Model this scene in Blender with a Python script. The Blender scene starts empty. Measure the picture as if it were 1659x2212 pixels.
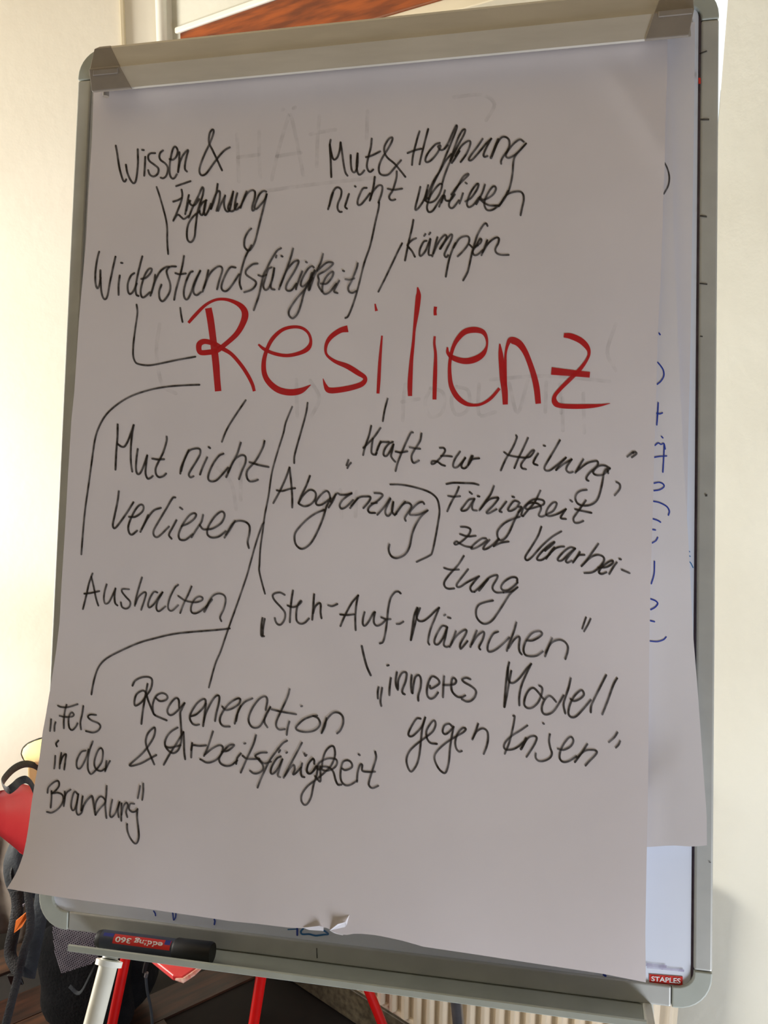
import bpy, bmesh, math, random
from mathutils import Vector, Matrix
random.seed(7)
SC = bpy.context.scene
COL = SC.collection
# ------------------------------------------------------------------ camera
F, CX, CY = 1900.0, 829.5, 1106.0            # focal length and centre in pixels of the 1659 x 2212 frame
RX = Vector((0.9999, 0.0023, 0.0120)).normalized()   # image right in the room
CAMZ = 1.58
FWD = Vector((0.0, 0.98235, -0.18705)).normalized()
UP0 = Vector((-0.0122, 0.187, 0.9823))
RX = (RX - RX.dot(FWD) * FWD).normalized()
UPV = RX.cross(FWD).normalized()
CAMP = Vector((0, 0, CAMZ))
cam_data = bpy.data.cameras.new('camera')
cam = bpy.data.objects.new('camera', cam_data)
COL.objects.link(cam)
cam.matrix_world = Matrix(((RX.x, UPV.x, -FWD.x, 0), (RX.y, UPV.y, -FWD.y, 0), (RX.z, UPV.z, -FWD.z, CAMZ), (0, 0, 0, 1)))
cam_data.sensor_fit = 'HORIZONTAL'
cam_data.sensor_width = 36.0
cam_data.lens = 36.0 * F / 1659.0
cam_data.clip_start = 0.02
SC.camera = cam
# ------------------------------------------------------------------ light
SC.view_settings.view_transform = 'Standard'
SC.view_settings.look = 'None'
SC.view_settings.gamma = 1.0
SC.view_settings.use_curve_mapping = False
SC.view_settings.exposure = 0.15
wd = bpy.data.worlds.new('sky'); SC.world = wd; wd.use_nodes = True
wd.node_tree.nodes['Background'].inputs[0].default_value = (0.93, 0.97, 1.0, 1)
wd.node_tree.nodes['Background'].inputs[1].default_value = 1.3
def area(name, loc, target, sx, sy, power, col):
    l = bpy.data.lights.new(name, 'AREA'); l.shape = 'RECTANGLE'; l.size = sx; l.size_y = sy
    l.energy = power; l.color = col
    o = bpy.data.objects.new(name, l); COL.objects.link(o); o.location = loc
    o.rotation_euler = (Vector(target) - Vector(loc)).to_track_quat('-Z', 'Y').to_euler()
    return o
area('window_daylight_left', (-2.35, 1.52, 1.20), (-0.2, 1.75, 1.20), 0.8, 1.0, 72, (1.0, 0.95, 0.85))
area('low_cool_fill', (1.0, -0.28, 0.22), (0.25, 0.78, 0.95), 0.6, 0.6, 36, (0.84, 0.89, 1.0))  # added fill lamp, brightens the lower right of the sheets
# ------------------------------------------------------------------ helpers
def lin(c):
    return c / 12.92 if c <= 0.04045 else ((c + 0.055) / 1.055) ** 2.4
def rgb(r, g, b):
    return (lin(r / 255), lin(g / 255), lin(b / 255), 1)
def mat(name, col, rough=0.6, metal=0.0, col2=None, scale=20.0, bump=0.0, bscale=60.0, stretch=None, emit=0.0, detail=4.0, lo=0.35, hi=0.65, spec=0.5):
    m = bpy.data.materials.new(name); m.use_nodes = True
    nt = m.node_tree; bs = nt.nodes['Principled BSDF']
    bs.inputs['Base Color'].default_value = col
    bs.inputs['Roughness'].default_value = rough
    bs.inputs['Metallic'].default_value = metal
    bs.inputs['Specular IOR Level'].default_value = spec
    tc = nt.nodes.new('ShaderNodeTexCoord'); mp = nt.nodes.new('ShaderNodeMapping')
    nt.links.new(tc.outputs['Object'], mp.inputs[0])
    if stretch:
        mp.inputs['Scale'].default_value = stretch[:3]
        if len(stretch) > 3: mp.inputs['Rotation'].default_value = (0, 0, stretch[3])
    if col2:
        nz = nt.nodes.new('ShaderNodeTexNoise'); nz.inputs['Scale'].default_value = scale; nz.inputs['Detail'].default_value = detail
        nt.links.new(mp.outputs[0], nz.inputs['Vector'])
        cr = nt.nodes.new('ShaderNodeValToRGB'); cr.color_ramp.elements[0].position = lo; cr.color_ramp.elements[1].position = hi
        cr.color_ramp.elements[0].color = col; cr.color_ramp.elements[1].color = col2
        nt.links.new(nz.outputs[0], cr.inputs[0]); nt.links.new(cr.outputs[0], bs.inputs['Base Color'])
    if bump:
        n2 = nt.nodes.new('ShaderNodeTexNoise'); n2.inputs['Scale'].default_value = bscale; n2.inputs['Detail'].default_value = 5
        nt.links.new(mp.outputs[0], n2.inputs['Vector'])
        bp = nt.nodes.new('ShaderNodeBump'); bp.inputs['Strength'].default_value = bump; bp.inputs['Distance'].default_value = 0.01
        nt.links.new(n2.outputs[0], bp.inputs['Height']); nt.links.new(bp.outputs[0], bs.inputs['Normal'])
    if emit:
        bs.inputs['Emission Color'].default_value = col; bs.inputs['Emission Strength'].default_value = emit
    return m
def ink(name, col, cover, col2=None, nscale=90.0):
    """marker ink: covers the paper by a share that varies with the pressure of the pen"""
    m = bpy.data.materials.new(name); m.use_nodes = True; nt = m.node_tree
    out = nt.nodes['Material Output']; bs = nt.nodes['Principled BSDF']
    bs.inputs['Base Color'].default_value = col; bs.inputs['Roughness'].default_value = 0.75; bs.inputs['Specular IOR Level'].default_value = 0.2
    tr = nt.nodes.new('ShaderNodeBsdfTransparent'); mx = nt.nodes.new('ShaderNodeMixShader')
    tc = nt.nodes.new('ShaderNodeTexCoord'); nz = nt.nodes.new('ShaderNodeTexNoise'); nz.inputs['Scale'].default_value = nscale
    nt.links.new(tc.outputs['Object'], nz.inputs['Vector'])
    mr = nt.nodes.new('ShaderNodeMapRange'); mr.inputs['From Min'].default_value = 0.3; mr.inputs['From Max'].default_value = 0.7
    mr.inputs['To Min'].default_value = cover[0]; mr.inputs['To Max'].default_value = cover[1]
    nt.links.new(nz.outputs[0], mr.inputs['Value']); nt.links.new(mr.outputs[0], mx.inputs[0])
    nt.links.new(tr.outputs[0], mx.inputs[1]); nt.links.new(bs.outputs[0], mx.inputs[2]); nt.links.new(mx.outputs[0], out.inputs[0])
    return m
def wpos(o):
    p = Vector((0, 0, 0))
    while o is not None:
        p += o.location; o = o.parent
    return p
def tag(o, label=None, cat=None, group=None, kind=None):
    if label: o['label'] = label
    if cat: o['category'] = cat
    if group: o['group'] = group
    if kind: o['kind'] = kind
    return o
def thing(name, label, cat, loc, group=None):
    o = bpy.data.objects.new(name, None); COL.objects.link(o); o.location = loc; o.empty_display_size = 0.05
    return tag(o, label, cat, group)
def link(name, me, m, parent=None, smooth=False):
    """me holds points in room space"""
    o = bpy.data.objects.new(name, me); COL.objects.link(o)
    if m is not None: me.materials.append(m)
    if parent is not None:
        base = wpos(parent); me.transform(Matrix.Translation(-base)); o.parent = parent
    if smooth:
        for p in me.polygons: p.use_smooth = True
    return o
def mesh(name, V, Fc, m, parent=None, smooth=False):
    me = bpy.data.meshes.new(name); me.from_pydata([tuple(v) for v in V], [], Fc); me.update()
    return link(name, me, m, parent, smooth)
class MB:
    def __init__(s): s.V = []; s.F = []
    def add(s, V, Fc):
        k = len(s.V); s.V += [Vector(v) for v in V]; s.F += [tuple(i + k for i in f) for f in Fc]
    def prism(s, poly, d):
        """closed outline (room points) pushed along vector d"""
        n = len(poly); d = Vector(d)
        V = [Vector(p) for p in poly] + [Vector(p) + d for p in poly]
        Fc = [tuple(range(n))[::-1], tuple(range(n, 2 * n))] + [(i, (i + 1) % n, (i + 1) % n + n, i + n) for i in range(n)]
        s.add(V, Fc)
    def box(s, o, x, y, z):
        o, x, y, z = map(Vector, (o, x, y, z))
        s.prism([o, o + x, o + x + y, o + y], z)
    def tube(s, pts, r, seg=14, flat=None):
        pts = [Vector(p) for p in pts]; rr = r if isinstance(r, (list, tuple)) else [r] * len(pts)
        prev = None; rings = []
        for i, p in enumerate(pts):
            d = (pts[min(i + 1, len(pts) - 1)] - pts[max(i - 1, 0)]).normalized()
            if prev is None:
                a = d.orthogonal().normalized() if flat is None else (Vector(flat) - Vector(flat).dot(d) * d).normalized()
            else:
                a = (prev - prev.dot(d) * d).normalized()
            prev = a; b = d.cross(a)
            q = 1.0 if flat is None else 0.22
            rings.append([p + a * math.cos(t) * rr[i] + b * math.sin(t) * rr[i] * q for t in (2 * math.pi * k / seg for k in range(seg))])
        V = [v for r_ in rings for v in r_]
        Fc = []
        for i in range(len(rings) - 1):
            for k in range(seg):
                a0 = i * seg + k; a1 = i * seg + (k + 1) % seg
                Fc.append((a0, a1, a1 + seg, a0 + seg))
        Fc.append(tuple(range(seg))[::-1]); Fc.append(tuple(range(len(V) - seg, len(V))))
        s.add(V, Fc)
    def build(s, name, m, parent=None, smooth=False, bevel=0.0):
        o = mesh(name, s.V, s.F, m, parent)
        bm = bmesh.new(); bm.from_mesh(o.data); bmesh.ops.recalc_face_normals(bm, faces=bm.faces); bm.to_mesh(o.data); bm.free()
        if smooth:
            for p in o.data.polygons: p.use_smooth = True
            o.data.set_sharp_from_angle(angle=math.radians(40))
        if bevel:
            b = o.modifiers.new('bevel', 'BEVEL'); b.width = bevel; b.segments = 3; b.limit_method = 'ANGLE'; b.angle_limit = math.radians(35)
        return o
def ray(px, py):
    return (RX * ((px - CX) / F) - UPV * ((py - CY) / F) + FWD)
def at(px, py, Y):
    d = ray(px, py); return CAMP + d * (Y / d.y)
# board frame: O is the lower left outer corner of the flipchart board, A runs right, B up the board, N out of it
O = Vector((-0.3731, 0.8648, 0.9482)); A = Vector((0.9776, -0.2073, 0.036)).normalized()
B = Vector((0.0152, 0.24, 0.9706)); B = (B - B.dot(A) * A).normalized(); N = A.cross(B).normalized()
if N.y > 0: N = -N
BW, BH = 0.70, 0.99
def bp(u, v, n=0.0): return O + A * u + B * v + N * n
def onb(px, py, n):
    d = ray(px, py); return CAMP + d * (((O - CAMP).dot(N) + n) / d.dot(N))
def uv(px, py, n):
    p = onb(px, py, n) - O; return p.dot(A), p.dot(B)
# wall with the window: W0 on the floor, D runs right (towards the viewer), WN into the room
W0 = Vector((-0.175, 1.946, 0)); D = Vector((0.766, -0.643, 0)).normalized(); WN = Vector((-0.643, -0.766, 0)).normalized(); Z = Vector((0, 0, 1))
def wp(s, z, off=0.0): return W0 + D * s + Z * z + WN * off
def crom(P, n=5):
    P = [Vector(p) for p in P]
    if len(P) < 3: return [P[0].lerp(P[-1], k / 3) for k in range(4)]
    Q = [2 * P[0] - P[1]] + P + [2 * P[-1] - P[-2]]; out = []
    for i in range(1, len(Q) - 2):
        for k in range(n):
            t = k / n
            out.append(0.5 * (2 * Q[i] + (Q[i + 1] - Q[i - 1]) * t + (2 * Q[i - 1] - 5 * Q[i] + 4 * Q[i + 1] - Q[i + 2]) * t * t + (3 * Q[i] - Q[i - 1] - 3 * Q[i + 1] + Q[i + 2]) * t ** 3))
    out.append(P[-1]); return out
def interp(T, y):
    for (y0, x0), (y1, x1) in zip(T, T[1:]):
        if y <= y1: return x0 + (x1 - x0) * (y - y0) / (y1 - y0)
    return T[-1][1]
# ------------------------------------------------------------------ materials
M = {}
M['wall'] = mat('wall paint', rgb(236, 231, 217), 0.9, col2=rgb(229, 223, 208), scale=3, bump=0.06, bscale=45)
M['wall_worn'] = mat('worn wall paint', rgb(216, 215, 203), 0.9, col2=rgb(208, 206, 193), scale=4, bump=0.10, bscale=60)
M['ceiling'] = mat('ceiling paint', rgb(190, 176, 150), 0.95, col2=rgb(182, 168, 142), scale=3)
M['white_trim'] = mat('white gloss paint', rgb(240, 238, 228), 0.4, col2=rgb(228, 226, 214), scale=8)
M['cream_trim'] = mat('cream paint', rgb(214, 202, 174), 0.5, col2=rgb(204, 192, 164), scale=8)
M['brown_wood'] = mat('varnished brown wood', rgb(150, 72, 22), 0.35, col2=rgb(96, 42, 14), scale=9, stretch=(1, 1, 9))
M['stone'] = mat('speckled stone', rgb(70, 62, 48), 0.5, col2=rgb(104, 94, 74), scale=70)
M['radiator'] = mat('cream radiator enamel', rgb(222, 208, 184), 0.4, col2=rgb(212, 197, 172), scale=6)
M['joint'] = mat('dark floor joint', rgb(14, 9, 7), 0.8, col2=rgb(20, 13, 9), scale=30)
M['plank'] = mat('dark laminate', rgb(58, 33, 22), 0.38, col2=rgb(30, 17, 12), scale=7, stretch=(1, 9, 1, -0.66), bump=0.03)
M['plank2'] = mat('dark laminate brown', rgb(76, 45, 27), 0.38, col2=rgb(38, 22, 14), scale=6, stretch=(1, 9, 1, -0.66), bump=0.03)
M['alu'] = mat('silver grey lacquered aluminium', rgb(192, 193, 186), 0.42, 0.2, col2=rgb(183, 184, 178), scale=30, spec=0.5)
M['corner'] = mat('grey green plastic corner', rgb(178, 183, 172), 0.5, col2=rgb(170, 175, 164), scale=30)
M['bar'] = mat('clamp bar aluminium', rgb(206, 200, 188), 0.5, 0.1, col2=rgb(198, 192, 180), scale=14, stretch=(1, 1, 6))
M['cap'] = mat('dark grey plastic cap', rgb(146, 137, 126), 0.5, col2=rgb(136, 127, 117), scale=25)
M['board'] = mat('white board enamel', rgb(234, 240, 250), 0.22, col2=rgb(228, 234, 245), scale=5)
M['shadow_gap'] = mat('violet grey gap shade', rgb(126, 112, 134), 0.5, col2=rgb(104, 94, 112), scale=60)  # shade of the gap put into the colour
M['paper'] = mat('flipchart paper', rgb(226, 219, 219), 0.92, col2=rgb(221, 214, 214), scale=7, bump=0.05, bscale=14, spec=0.15)
M['paper2'] = mat('flipchart paper underneath', rgb(232, 229, 232), 0.92, col2=rgb(226, 223, 226), scale=7, bump=0.05, bscale=12, spec=0.15)
M['ghost'] = ink('writing showing through', rgb(150, 142, 136), (0.0, 0.13))
M['wall_dim'] = mat('grey brown wall paint', rgb(136, 126, 112), 0.9, col2=rgb(128, 118, 104), scale=3)  # darkened so the unseen walls bounce less light
M['ink'] = ink('black marker ink', rgb(42, 34, 24), (0.62, 0.95))
M['red_ink'] = ink('red marker ink', rgb(196, 34, 34), (0.84, 0.98), nscale=60)
M['blue_ink'] = ink('blue marker ink', rgb(40, 66, 168), (0.8, 0.95))
M['teal_ink'] = ink('light blue marker ink', rgb(30, 110, 170), (0.75, 0.95))
M['red_mark'] = mat('red sticker', rgb(214, 44, 26), 0.5, col2=rgb(206, 40, 24), scale=30)
M['white_print'] = mat('white print', rgb(240, 238, 234), 0.6, col2=rgb(232, 230, 226), scale=30)
M['leg_white'] = mat('white lacquered tube', rgb(214, 212, 198), 0.4, col2=rgb(190, 184, 166), scale=22, lo=0.5, hi=0.8)
M['steel'] = mat('grey steel tube', rgb(120, 118, 120), 0.3, 0.6, col2=rgb(104, 102, 104), scale=30)
M['red_paint'] = mat('red paint', rgb(206, 20, 18), 0.35, col2=rgb(190, 14, 14), scale=18)
M['red_seat'] = mat('red chair shell', rgb(214, 66, 66), 0.35, col2=rgb(200, 50, 54), scale=10)
M['chip'] = mat('worn chipped edge', rgb(214, 176, 160), 0.7, col2=rgb(190, 90, 76), scale=120)
M['black_cloth'] = mat('black nylon', rgb(17, 17, 19), 1.0, col2=rgb(9, 10, 12), scale=30, bump=0.3, bscale=160, spec=0.15)
M['grey_cloth'] = mat('dark slate nylon', rgb(38, 44, 50), 0.8, col2=rgb(26, 31, 37), scale=30, bump=0.2, bscale=160)
M['strap'] = mat('black webbing', rgb(18, 19, 22), 0.7, col2=rgb(30, 33, 37), scale=60, bump=0.3, bscale=300)
M['orange'] = mat('orange lining', rgb(214, 110, 30), 0.8, col2=rgb(196, 92, 20), scale=20)
M['mesh_grey'] = mat('grey mesh thread', rgb(118, 112, 118), 0.8, col2=rgb(96, 90, 98), scale=60)
M['yellow'] = mat('pale yellow fabric', rgb(238, 228, 172), 0.85, col2=rgb(228, 216, 150), scale=9, bump=0.2, bscale=25)
M['tan'] = mat('tan fabric', rgb(176, 158, 108), 0.85, col2=rgb(160, 142, 92), scale=12)
M['piping'] = mat('dark piping', rgb(58, 56, 46), 0.7, col2=rgb(48, 46, 38), scale=40)
M['pen_body'] = mat('slate blue marker barrel', rgb(62, 68, 84), 0.35, col2=rgb(54, 60, 76), scale=40)
M['pen_black'] = mat('black marker plastic', rgb(16, 16, 18), 0.45, col2=rgb(24, 24, 26), scale=60)
M['pen_red'] = mat('red marker label', rgb(216, 40, 30), 0.4, col2=rgb(208, 34, 26), scale=40)
M['pen_blue'] = mat('blue marker label', rgb(30, 44, 140), 0.4, col2=rgb(26, 38, 128), scale=40)
M['curtain'] = mat('greyish cloth', rgb(124, 114, 106), 0.9, col2=rgb(98, 90, 82), scale=8, bump=0.3, bscale=20)
M['leaf'] = mat('sunlit leaves', rgb(190, 200, 60), 0.8, col2=rgb(120, 150, 40), scale=6)  # sunlight on the leaves is put into this bright colour
M['bark'] = mat('tree bark', rgb(90, 72, 52), 0.9, col2=rgb(70, 54, 38), scale=12)
M['glass'] = None
def glass():
    m = bpy.data.materials.new('window glass'); m.use_nodes = True; nt = m.node_tree
    out = nt.nodes['Material Output']; g = nt.nodes.new('ShaderNodeBsdfGlossy'); g.inputs['Roughness'].default_value = 0.02
    t = nt.nodes.new('ShaderNodeBsdfTransparent'); t.inputs[0].default_value = (0.95, 0.97, 0.96, 1)
    fr = nt.nodes.new('ShaderNodeFresnel'); mx = nt.nodes.new('ShaderNodeMixShader')
    nt.links.new(fr.outputs[0], mx.inputs[0]); nt.links.new(t.outputs[0], mx.inputs[1]); nt.links.new(g.outputs[0], mx.inputs[2]); nt.links.new(mx.outputs[0], out.inputs[0])
    return m
M['glass'] = glass()
# (label, ink, origin x, origin y, width, strokes)   coordinates: quarter pixels of the photograph from the origin
WRITING = [
("black handwritten words Wissen and ampersand",'k',200,270,22,"""200,178 212,240 230,360 250,440 265,480 280,488 290,470
288,343 300,410 325,470 350,502 370,490 383,430 392,330 390,210
455,275 452,350 446,438
428,215 442,217
540,243 500,245 480,270 490,310 535,345 568,375 565,415 540,440 515,443 492,425 480,390
608,220 585,240 577,275 590,305 625,330 647,360 648,400 635,440 610,460 588,455
665,295 695,300 725,270 735,220 715,187 695,205 680,260 666,350 668,430 688,462 710,455 728,425
750,235 748,300 738,408
738,405 755,320 785,255 825,215 815,260 800,330 798,380 815,402
1118,392 1080,310 1035,215 1005,150 1010,80 1030,42 1045,45 1042,80 1012,160 960,270 925,370 928,420 950,435 985,415 1040,340 1100,260 1145,215 1185,193"""),
("black handwritten word Erfahrung",'k',200,270,22,"""722,528 780,508 845,485
768,558 775,600 768,650 745,715 697,828
697,662 740,648 770,630
700,820 735,775 765,795 790,812 830,785
832,605 820,660 800,770
810,740 825,680 845,655
832,650 850,690 885,690 920,640
830,800 870,700 920,600 945,540 958,555 950,610 920,700 905,760 890,880 880,970 850,1012 820,990 815,920 830,850 870,790 925,745
985,650 950,670 925,720 928,765 950,775 972,710 978,655
978,650 962,730 972,780 1000,740 1022,680
1080,510 1070,580 1045,670 1022,725
1022,725 1050,630 1080,575 1100,580 1095,650 1070,742
1085,742 1110,680 1145,610
1145,610 1135,680 1150,738 1180,740 1200,660 1215,575
1215,575 1195,640 1170,710 1185,742 1220,738 1250,680
1250,590 1235,650 1228,720 1245,730 1275,705
1330,575 1300,650 1278,715
1280,700 1330,600 1370,565 1402,575 1400,630 1380,700 1380,738 1395,735
1500,575 1475,570 1440,600 1410,670 1398,715 1415,725 1450,690 1490,640 1505,590 1490,660 1465,760 1435,880 1405,1000 1375,1060 1345,1085 1312,1050 1315,980 1345,920 1370,895"""),
("thin black line down to Widerstandsfähigkeit",'k',200,270,20,"""553,535 575,600 610,720 635,820 645,900 645,1000 653,1115"""),
("black handwritten words Mut and ampersand",'k',690,260,22,"""97,168 90,220 97,330 103,490
90,210 105,290 120,335 140,335 160,310 175,260 183,190
183,190 195,270 210,380 225,450 243,478
270,300 272,370 280,430 300,450 320,425 330,370 330,285
330,285 322,370 325,430 340,468 365,460 388,432
452,158 445,230 420,330 410,390 420,430 440,445 465,425
402,318 450,305 525,268
742,488 700,435 650,375 590,325 562,275 565,220 600,160 630,148 625,185 590,250 540,330 515,400 520,455 555,475 600,465 645,415 705,345"""),
("black handwritten word nicht beneath Mut",'k',690,260,22,"""118,625 100,690 75,768
85,740 105,650 135,590 165,580 190,605 185,660 160,720 158,765 175,790 193,790
255,635 235,700 222,745 238,763
306,568 313,573
408,583 375,590 345,650 330,700 335,730 360,725 400,680 437,630
478,488 470,560 450,640 435,693
440,680 460,620 500,570 530,560 545,580 535,640 510,710
668,440 665,500 635,600 605,650 608,680 630,690 655,683
590,590 640,600 715,590"""),
("thin black line down to the red word",'k',0,0,5.2,"""819,437 818,450 811,480 800,530 787,568 777,608 769,638 760,665 752,683 746,687"""),
("black handwritten word Hoffnung",'k',800,260,22,"""425,95 405,160 370,300 360,385
500,75 475,170 440,310 425,380
322,283 380,260 440,245
600,195 560,210 500,280 475,340 490,362 530,340 580,280 608,220 585,225 605,255 635,250 670,215
640,245 675,190 710,110 735,55 748,45 742,80 700,190 650,310 605,425 540,560 505,680
485,665 510,600 560,500 600,440 650,350 700,290
690,350 730,230 760,150 795,88 820,80 805,130 750,230 700,335 670,400 640,480 620,550
770,265 730,330 703,368
735,310 780,230 830,185 862,180 860,220 830,290 780,360
970,160 930,220 870,300 850,340 870,345 900,320 960,250 1000,200 1045,158
1045,158 1010,220 980,290 985,315 1012,308
1105,165 1075,240 1042,323,30
1050,310 1090,210 1130,150 1170,145 1200,175 1195,240 1150,310 1130,350 1130,375
1325,185 1290,165 1240,200 1190,260 1170,305 1190,325 1230,310 1280,270 1345,200
1345,200 1300,250 1250,310 1235,370 1230,450 1215,540 1195,610"""),
("black handwritten word verlieren beneath Hoffnung",'k',800,260,22,"""432,575 415,650 390,750 395,775 430,740 470,670 500,560
490,600 475,680 500,670
470,690 510,710 560,690 600,630 620,560 600,550 560,590 520,650 495,720 490,760 505,792 540,780 580,720 625,650
645,605 625,670 595,745
615,710 640,645 650,690 690,690 730,640
700,640 760,560 820,500 848,470 838,462 800,490 760,560 710,650 680,720 690,755 720,750 765,690
800,630 785,680 770,718
822,538 833,546
820,700 870,670 920,600 935,555 920,550 880,600 850,660 835,720 850,750 890,730 935,670
990,555 970,620 940,680 915,725
945,660 970,685 1010,675 1060,640 1085,595 1075,570 1050,580 1010,640 985,710 995,760 1020,778 1060,770 1110,735
945,680 980,710 1030,735 1110,735
1190,610 1160,670 1110,740,26
1120,730 1170,650 1230,620 1290,615 1320,640 1325,690 1310,760 1298,820"""),
("black handwritten word kämpfen",'k',800,260,22,"""372,860 360,930 330,1060 300,1210
395,1018 360,1035 322,1075 335,1100 360,1130 385,1178
485,1040 460,1050 430,1110 425,1160 440,1170 475,1130 500,1070 520,1020 515,1060 505,1120 505,1160 525,1165
465,998 476,982
508,985 518,970
580,1010 560,1080 535,1175
545,1150 580,1070 620,1010 650,990 655,1020 600,1110
605,1110 650,1040 690,990 708,992 695,1040 660,1110 640,1160 655,1182 672,1165
735,1060 720,1090 690,1170 670,1250 652,1350
720,1100 770,1020 830,1000 855,1020 845,1070 800,1130 755,1175
1012,912 1000,890 975,905 930,980 905,1050 880,1140 860,1230 840,1310 802,1382
858,1075 890,1100 930,1080
905,1090 950,1060 960,1030 945,1025 915,1080 885,1130 895,1162 925,1160 970,1120
1010,1035 990,1090 960,1165
970,1140 1020,1060 1080,1015 1110,1020 1105,1060 1080,1110 1090,1145 1130,1162 1195,1162"""),
("slanting black line beside kämpfen",'k',800,260,20,"""275,1062 240,1130 150,1320 70,1480"""),
("black handwritten word Widerstandsfähigkeit",'k',190,530,22,"""97,55 80,120 65,230 65,320 80,372 98,345 110,280
108,215 108,290 115,390 130,450 150,465 170,430 190,320 215,200 238,98
275,260 265,340 265,428
285,150 298,153
400,240 370,265 345,330 345,390 360,420 390,400 422,330
470,95 450,170 425,280 412,370 418,425 437,437
460,290 500,280 540,240 552,205 525,205 490,260 465,340 455,400 465,445 490,445 535,405
580,255 570,330 540,435
550,410 580,310 620,230 670,190 700,185
760,183 710,185 680,220 690,270 710,330 710,390 680,450 645,483 620,460 615,400 635,340
830,92 815,180 790,280 760,390 745,470
755,240 790,250 845,243
905,225 880,240 845,320 828,400 835,455 860,465 890,410 920,320 970,220
970,220 935,300 912,370 915,415 940,430 975,405
1040,215 1020,300 990,400
1000,370 1050,250 1110,190 1150,185 1160,220 1135,300 1115,380
1275,192 1230,190 1190,250 1155,340 1160,385 1195,395 1240,350 1305,250
1412,0 1360,100 1325,220 1310,320 1325,378
1465,157 1420,165 1370,210 1365,250 1410,285 1450,315 1445,350 1410,385 1350,405
1668,25 1630,50 1580,130 1545,200 1515,260 1480,420 1450,510 1432,560
1472,258 1505,268 1540,255
1585,190 1555,210 1530,290 1515,350 1530,385 1560,370 1590,300 1610,190 1600,260 1580,340 1585,375 1612,382
1628,88 1624,105
1670,92 1680,97
1772,28 1750,110 1700,250 1650,380
1660,350 1710,230 1770,150 1815,130 1815,160 1780,230 1725,320 1710,370 1725,392 1760,385 1800,330
1850,225 1825,290 1800,360 1797,380
1882,142 1891,148
1950,190 1930,180 1895,210 1850,290 1838,340 1855,355 1890,330 1940,260 1960,210 1920,290 1885,360 1860,430 1840,510 1810,590 1770,630 1740,610 1735,570 1760,520 1810,450 1880,370 1940,280
1935,240 1920,300 1908,385,30
2030,75 2010,150 1960,250 1915,380
1980,220 2060,150 2115,150 2105,175 2050,220 1990,255 1995,300 1990,345 2020,400
2010,330 2060,330 2105,280 2120,235 2100,230 2060,270 2030,330 2025,390 2045,420 2090,400 2145,330
2170,305 2145,350 2125,398 2155,412
2202,218 2212,223
2330,155 2320,200 2280,300 2250,360 2255,400 2285,410 2315,395
2223,292 2260,297 2300,285"""),
("black bracket line from Widerstandsfähigkeit to the red word",'k',190,530,20,"""420,512 428,580 412,700 395,830 390,940 405,1000 435,1025 520,1037 620,1022 770,990 928,962"""),
("short black tick above the red R",'k',190,530,20,"""797,540 805,600 817,662"""),
("large red handwritten word Resilienz",'r',380,610,30,"""280,222,58 300,330,60 325,520,58 345,700,60 355,830,56 365,940,56
108,350,24 160,290,30 250,200,26 340,152,24 430,147,26 520,177,36 578,222,50 598,280,58 575,360,52 520,450,45 420,540,40 350,590,46 270,605,46 215,605,44 198,575,46 205,530,50 250,510,45 330,530,42 400,570,38 480,620,32 560,710,32 620,800,32 660,880,30 677,940,26
712,535,16 760,575,28 850,615,30 960,632,30 1070,610,34 1140,570,40 1165,510,26 1145,440,24 1090,395,26 1010,385,28 920,410,30 840,480,34 790,570,32 760,680,38 765,790,44 810,870,50 890,930,55 990,950,56 1080,935,50 1165,885,6
1485,400,60 1420,415,46 1340,470,40 1298,540,30 1300,620,22 1370,680,30 1480,725,45 1570,780,45 1633,825,36 1610,875,44 1520,908,48 1400,930,50 1320,930,50 1290,890,30 1270,830,5
1720,185,12 1725,215,18 1732,247,26
1780,460,14 1770,570,22 1760,700,28 1752,850,30 1745,960,26
2087,42,12 2095,90,34 2093,130,46 2080,250,42 2060,400,26 2050,520,26 2035,660,32 2025,800,40 2021,900,42 2022,982,36
2242,210,28 2238,250,26 2240,285,28
2235,465,20 2232,530,22 2242,620,26 2240,750,34 2236,880,36 2233,1012,34
2345,560,14 2350,610,30 2400,655,45 2492,680,52 2580,665,56 2650,620,45 2685,550,20 2682,480,26 2650,428,42 2580,410,52 2500,425,50 2440,480,42 2395,560,32 2367,680,28 2365,800,34 2380,900,42 2430,990,46 2500,1045,38 2570,1060,26 2640,1050,24 2720,1000,28 2795,915,26
2797,530,12 2805,620,40 2815,720,50 2825,830,55 2840,940,52 2845,1055,44
2845,900,30 2845,700,24 2850,600,20 2872,520,34 2900,500,60 2960,525,60 3010,590,50 3050,680,46 3090,800,50 3115,910,52 3130,1048,48
3350,457,38 3410,465,50 3490,500,52 3545,550,46 3568,605,28 3550,665,26 3490,750,34 3400,840,36 3320,920,32 3270,985,34 3275,1040,50 3320,1065,42 3430,1072,42 3560,1070,38 3660,1062,24 3750,1045,4
3242,765,66 3340,775,60 3460,787,54 3575,798,50"""),
("long curved black line to Aushalten",'k',160,820,20,"""1083,45 950,50 800,62 650,90 500,140 380,210 280,300 220,400 185,500 165,620 145,770 120,950 95,1130 75,1350 63,1510"""),
("short slanting black line above nicht",'k',160,820,20,"""1483,178 1400,300 1320,430 1277,538"""),
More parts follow.
